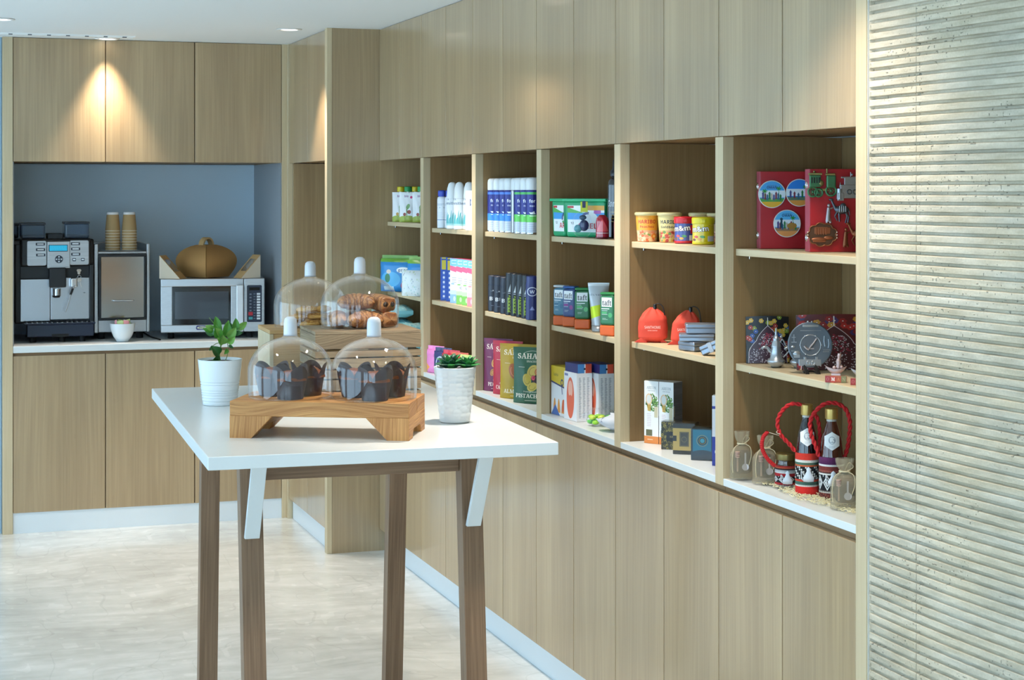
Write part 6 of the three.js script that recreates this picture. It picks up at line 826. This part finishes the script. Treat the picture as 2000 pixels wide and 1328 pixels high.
{ // bottom: straw bed, jute bags, woven-wrapped jar and bottles
  const sg = []; for (let i = 0; i < 1500; i++) { const z = rr(-4.06, -3.6), q = (z + 4.06) / .46, x = 2.045 + rr(0, .2) * (.5 + .5 * rnd()) + .012 * sin(q * 9), l = rr(.006, .016), g = bx(-l / 2, l / 2, 0, .0012, -.0008, .0008); g.rotateZ(rr(-.35, .35)); g.rotateY(rr(0, 3.14)); g.translate(x, S6 + rr(0.003, .008), z); sg.push(g); }
  const st = part('straw_bed', merge(sg), plain(232, 222, 182, .8), scene); st.userData.kind = 'stuff'; st.userData.label = 'pale shredded straw strewn under the bottles and bags'; st.userData.category = 'straw';
  const jute = std({ color: rgb(176, 162, 134), roughness: .9, transparent: true, opacity: .45, side: THREE.DoubleSide }), rope = plain(206, 194, 160, .85), inner = plain(40, 37, 46, .7), spoonM = plain(196, 196, 204, .4), dip = plain(190, 156, 140, .6);
  function organza(l, x, z, yaw, w, h, d) {
    const o = thing('jute_bag', l, 'gift bag', [x, S6 + .004, z], yaw, 'small jute gift bags'); const n = lattice(7, 6);
    part('bag', surf((u, v) => { const a = u * 2 * PI, neck = Math.exp(-(((v - .74) / .1) ** 2)), gath = Math.max(0, (v - .5) / .5), sq = (t) => Math.sign(t) * Math.pow(Math.abs(t), .7), fat = (1 - .42 * Math.min(1, gath * 1.3)) * (1 - .52 * neck), pl = 1 + (.16 * gath) * cos(a * 8) + .05 * (n(u, v) - .5); return [w / 2 * sq(cos(a)) * fat * pl * (v < .05 ? 1.06 : 1), v * h, -d / 2 * sq(sin(a)) * fat * pl]; }, 56, 30), jute, o, 'sheer jute cloth');
    part('contents', bx(-w * .36, w * .42, .012, h * .6, -d * .36, d * .4, .014), inner, o, 'dark tin seen through the cloth'); part('spoon', merge(bx(.004, .0085, h * .3, h * .56, d * .42, d * .46, .001), put(clean(new THREE.CylinderGeometry(.009, .009, .0024, 24)), .0062, h * .26, d * .46, PI / 2)), spoonM, o, 'pale round tag on a stick'); part('honey_dipper', merge(cyl(.0025, .0025, h * .3, -w * .22, h * .16, d * .36, 10), ...[0, 1, 2, 3].map((i) => cyl(.0065, .0065, .0028, -w * .22, h * .46 + i * .0042, d * .36, 16))), dip, o, 'wooden honey dipper');
    part('tie', merge(put(clean(new THREE.TorusGeometry(w * .18, .0022, 8, 24).scale(1, 1, 1)), 0, h * .74, 0, PI / 2), tube([[w * .1, h * .74, d * .2], [w * .3, h * .68, d * .42], [w * .34, h * .5, d * .5], [w * .24, h * .3, d * .5]], .0009, 24, 6), tube([[-w * .1, h * .74, d * .2], [-w * .36, h * .66, d * .42], [-w * .46, h * .4, d * .52], [-w * .44, h * .14, d * .52]], .0009, 24, 6), tube([[0, h * .76, d * .16], [w * .16, h * .92, d * .18], [w * .3, h * .84, d * .14], [w * .1, h * .75, d * .16]], .0012, 22, 6)), rope, o, 'cream string tie');
  }
  organza('jute gift bag leaning on the partition, farthest one', 2.042, -4.134, -.3, .062, .124, .04); organza('jute gift bag with a round tag, beside the woven jar', 2.07, -4.055, -.25, .066, .122, .045); organza('jute gift bag in front by the end post', 2.082, -3.668, -.45, .066, .118, .045);
  // woven sleeves
  const weave = (rows) => canvasTex(512, 256, (c, w, h) => { let y = 0; for (const [hh, kind, a, b] of rows) { const H = hh * h; c.fillStyle = a; c.fillRect(0, y, w, H); c.fillStyle = b; if (kind === 'z') for (let i = 0; i < 64; i++) { c.beginPath(); c.moveTo(i * 8, y); c.lineTo(i * 8 + 4, y + H); c.lineTo(i * 8 + 8, y); c.fill(); } if (kind === 'd') for (let i = 0; i < 8; i++) { const x = i * 64 + 32; c.lineWidth = 7; c.strokeStyle = b; for (const r of [26, 13]) { c.beginPath(); c.moveTo(x - r, y + H / 2); c.lineTo(x, y + H / 2 - r * H / 60); c.lineTo(x + r, y + H / 2); c.lineTo(x, y + H / 2 + r * H / 60); c.closePath(); c.stroke(); } c.fillRect(x - 32, y, 5, 12); } if (kind === 'x') for (let i = 0; i < 32; i++) for (let k = 0; k < 6; k++) if ((i * 3 + k * 5) % 4 < 2) c.fillRect(i * 16, y + k * H / 6, 11, H / 7.5); y += H; } for (let i = 0; i < 1200; i++) { c.fillStyle = i % 2 ? 'rgba(255,255,255,.08)' : 'rgba(0,0,0,.1)'; c.fillRect(rnd() * w, rnd() * h, 5, 2); } });
  const wbump = dataTex(128, 128, (u, v) => { const x = 128 + 90 * sin(u * 2 * PI * 32) * sin(v * 2 * PI * 32); return [x, x, x]; }, false); wbump.repeat.set(2, 1);
  const sleeve = (t) => std({ map: t, roughness: .95, bumpMap: wbump, bumpScale: .0012 });
  const tJar = weave([[.07, '', '#8c1c20', ''], [.06, 'z', '#5c1418', '#c8622c'], [.06, '', '#2a1418', ''], [.16, 'z', '#c9cfd0', '#8f979c'], [.14, '', '#a01e26', ''], [.3, 'd', '#14151a', '#d4d8da'], [.1, '', '#9c1c22', ''], [.11, 'z', '#9a989c', '#6a6870']]);
  const tB1 = weave([[.15, '', '#cf3424', ''], [.06, 'z', '#e8e4da', '#c8c4ba'], [.06, '', '#4a6a58', ''], [.04, '', '#c85a30', ''], [.32, 'x', '#15161a', '#dcdcd6'], [.05, '', '#c83a24', ''], [.08, '', '#46685a', ''], [.04, 'z', '#e8e4da', '#b8b4aa'], [.2, '', '#d4261e', '']]);
  const tB2 = weave([[.16, 'z', '#4a1c48', '#6a2a58'], [.05, '', '#d8d4d0', ''], [.1, '', '#7a3028', ''], [.07, 'z', '#2a1a18', '#a8584a'], [.04, '', '#e0dcd4', ''], [.38, 'd', '#14151a', '#e4e6e4'], [.06, 'z', '#d8d4c8', '#3a2a28'], [.14, 'x', '#5a2420', '#8c4a3a']]);
  const charm = (o, r, y, s) => part('charm', merge(put(lathe([[0, 0], [.0095, .001], [.0105, .008], [.006, .015], [.0035, .02], [.0045, .024], [0, .028]].map(([a, b]) => [a * s, b * s]), 18).scale(1, 1, .25), .003, y, r + .0012), put(tube([[-.008, .012, 0], [-.013, .02, 0], [-.011, .004, 0], [-.006, .003, 0]].map(([a, b, c]) => [a * s, b * s, c]), .0014, 16, 6), .003, y, r + .0014)), plain(214, 216, 220, .4, { metalness: .3 }), o, 'silver coffee pot charm');
  const redRope = std({ color: rgb(196, 30, 34), roughness: .85 });
  const ropeGeo = (pts, r) => merge(...[0, 1].map((k) => { const cv = new THREE.CatmullRomCurve3(pts.map((p) => V(...p))), N = 90, P = []; const fr = cv.computeFrenetFrames(N, false); for (let i = 0; i <= N; i++) { const a = i * .75 + k * PI, q = cv.getPointAt(i / N); P.push([q.x + r * .5 * (cos(a) * fr.normals[i].x + sin(a) * fr.binormals[i].x), q.y + r * .5 * (cos(a) * fr.normals[i].y + sin(a) * fr.binormals[i].y), q.z + r * .5 * (cos(a) * fr.normals[i].z + sin(a) * fr.binormals[i].z)]); } return tube(P, r * .72, 180, 7); }));
  const thread = plain(222, 206, 180, .8);
  { const o = thing('woven_jar', 'short jar in a woven red and black sleeve with a red loop handle', 'jar', [2.097, S6 + .004, -3.992], -.46, 'woven wrapped honey jars'); part('sleeve', roll([[0, 0], [.0275, 0], [.029, .003], [.0288, .052], [.0275, .054]], 0, .054, 44), sleeve(tJar), o); part('glass', lathe([[.0262, .054], [.0265, .064], [.0245, .069]], 40), phy({ color: rgb(60, 40, 20), roughness: .1, clearcoat: 1 }), o); part('lid', lathe([[.0255, .0675], [.0272, .0685], [.0272, .081], [.0258, .0835], [.02, .0835], [.0195, .0825], [0, .0825]], 44), std({ color: rgb(120, 104, 60), metalness: .7, roughness: .3 }), o, 'bronze lid'); charm(o, .029, .008, 1.25);
    part('rope_handle', ropeGeo([[-.0285, .05, .002], [-.047, .068, .004], [-.061, .096, .006], [-.058, .124, .006], [-.047, .137, .004]], .0045), redRope, o); part('thread', tube([[-.047, .137, .004], [-.032, .133, .006], [-.016, .128, .002]], .0008, 14, 5), thread, o); }
  const bottle = (l, x, z, yaw, k, t, liquid, H, r) => { const o = thing('honey_bottle', l, 'bottle', [x, S6 + .004, z], yaw, 'woven wrapped honey bottles'); const sh = H * .455; part('sleeve', roll([[0, 0], [r * .94, 0], [r, .003], [r * 1.01, sh], [r * .95, sh + .0012]], 0, sh, 44), sleeve(t), o); part('glass', lathe([[r * .9, sh], [r * .88, sh + .02], [r * .8, sh + .045], [r * .55, H * .78], [r * .42, H * .835], [r * .4, H * .868]], 44), phy({ color: liquid, roughness: .08, clearcoat: 1, clearcoatRoughness: .03 }), o, 'dark honey bottle'); part('neck', lathe([[r * .41, H * .83], [r * .41, H * .875], [r * .46, H * .878]], 32), phy({ color: rgb(190, 186, 176), roughness: .1, clearcoat: 1 }), o); part('cap', lathe([[r * .47, H * .876], [r * .52, H * .88], [r * .52, H * .985], [r * .48, H], [0, H]], 36), std({ color: rgb(188, 156, 88), metalness: .7, roughness: .32 }), o, 'gold screw cap');
    const hexT = canvasTex(128, 128, (c, w, h) => { c.fillStyle = '#ecebe8'; c.fillRect(0, 0, w, h); c.strokeStyle = '#6a7480'; c.lineWidth = 3; c.beginPath(); c.arc(64, 58, 24, 0, 7); c.stroke(); c.beginPath(); c.arc(56, 60, 12, .4, 4); c.moveTo(80, 60); c.arc(72, 60, 12, 5, 8.4); c.stroke(); scrib(c, 40, 98, 50, 2, 10, '#9aa0a8', 2); }); const yA = sh + .045, hg = surf((u, v) => { const a = u * 2 * PI, k = ((a + PI * 10 - PI / 2) % (PI / 3)) - PI / 6, q = v * .866 / cos(k), xx = q * cos(a) * r * .68, yy = q * sin(a) * .0225, yl = yy + H * .64, R = .0009 + r * (yl < yA ? .88 - .08 * (yl - sh - .02) / .025 : .8 - .25 * (yl - yA) / (H * .78 - yA)); return [xx, yl, Math.sqrt(Math.max(0, R * R - xx * xx))]; }, 48, 8); frontUV(hg, -r * .68, r * .68, H * .64 - .0225, H * .64 + .0225); { const n = hg.attributes.normal; if (n.getZ(20) < 0) { const p = hg.attributes.position, t = hg.attributes.uv; for (let i = 0; i < p.count; i += 3) for (const z of [p, n, t]) for (let c = 0; c < z.itemSize; c++) { const w = z.array[(i + 1) * z.itemSize + c]; z.array[(i + 1) * z.itemSize + c] = z.array[(i + 2) * z.itemSize + c]; z.array[(i + 2) * z.itemSize + c] = w; } for (let i = 0; i < n.array.length; i++) n.array[i] *= -1; } } part('label', hg, std({ map: hexT, roughness: .5 }), o, 'white hexagonal label'); charm(o, r, sh * .32, 1.35); return o; };
  const b1 = bottle('dark honey bottle in a red woven sleeve with a red loop handle', 2.094, -3.876, -.46, 0, tB1, rgb(24, 16, 20), .223, .029); part('rope_handle', ropeGeo([[-.029, .104, .002], [-.04, .118, .004], [-.066, .148, .008], [-.073, .176, .008], [-.062, .204, .006], [-.04, .222, .004], [-.012, .22, .002], [.012, .207, 0], [.026, .185, 0], [.031, .155, 0], [.03, .104, 0]], .0045), redRope, b1); part('thread', tube([[-.066, .148, .013], [-.076, .152, .013], [-.07, .158, .012]], .0008, 10, 5), thread, b1);
  const b2 = bottle('amber honey bottle in a dark woven sleeve with a red loop handle', 2.124, -3.806, -.46, 1, tB2, rgb(78, 30, 16), .22, .0308); part('rope_handle', ropeGeo([[-.031, .1, .004], [-.036, .118, .008], [-.05, .156, .012], [-.052, .186, .012], [-.04, .21, .008], [-.016, .23, .004], [.012, .231, 0], [.034, .217, 0], [.044, .188, 0], [.04, .13, 0], [.032, .1, 0]], .0048), redRope, b2);
}
renderer.render(scene, camera);
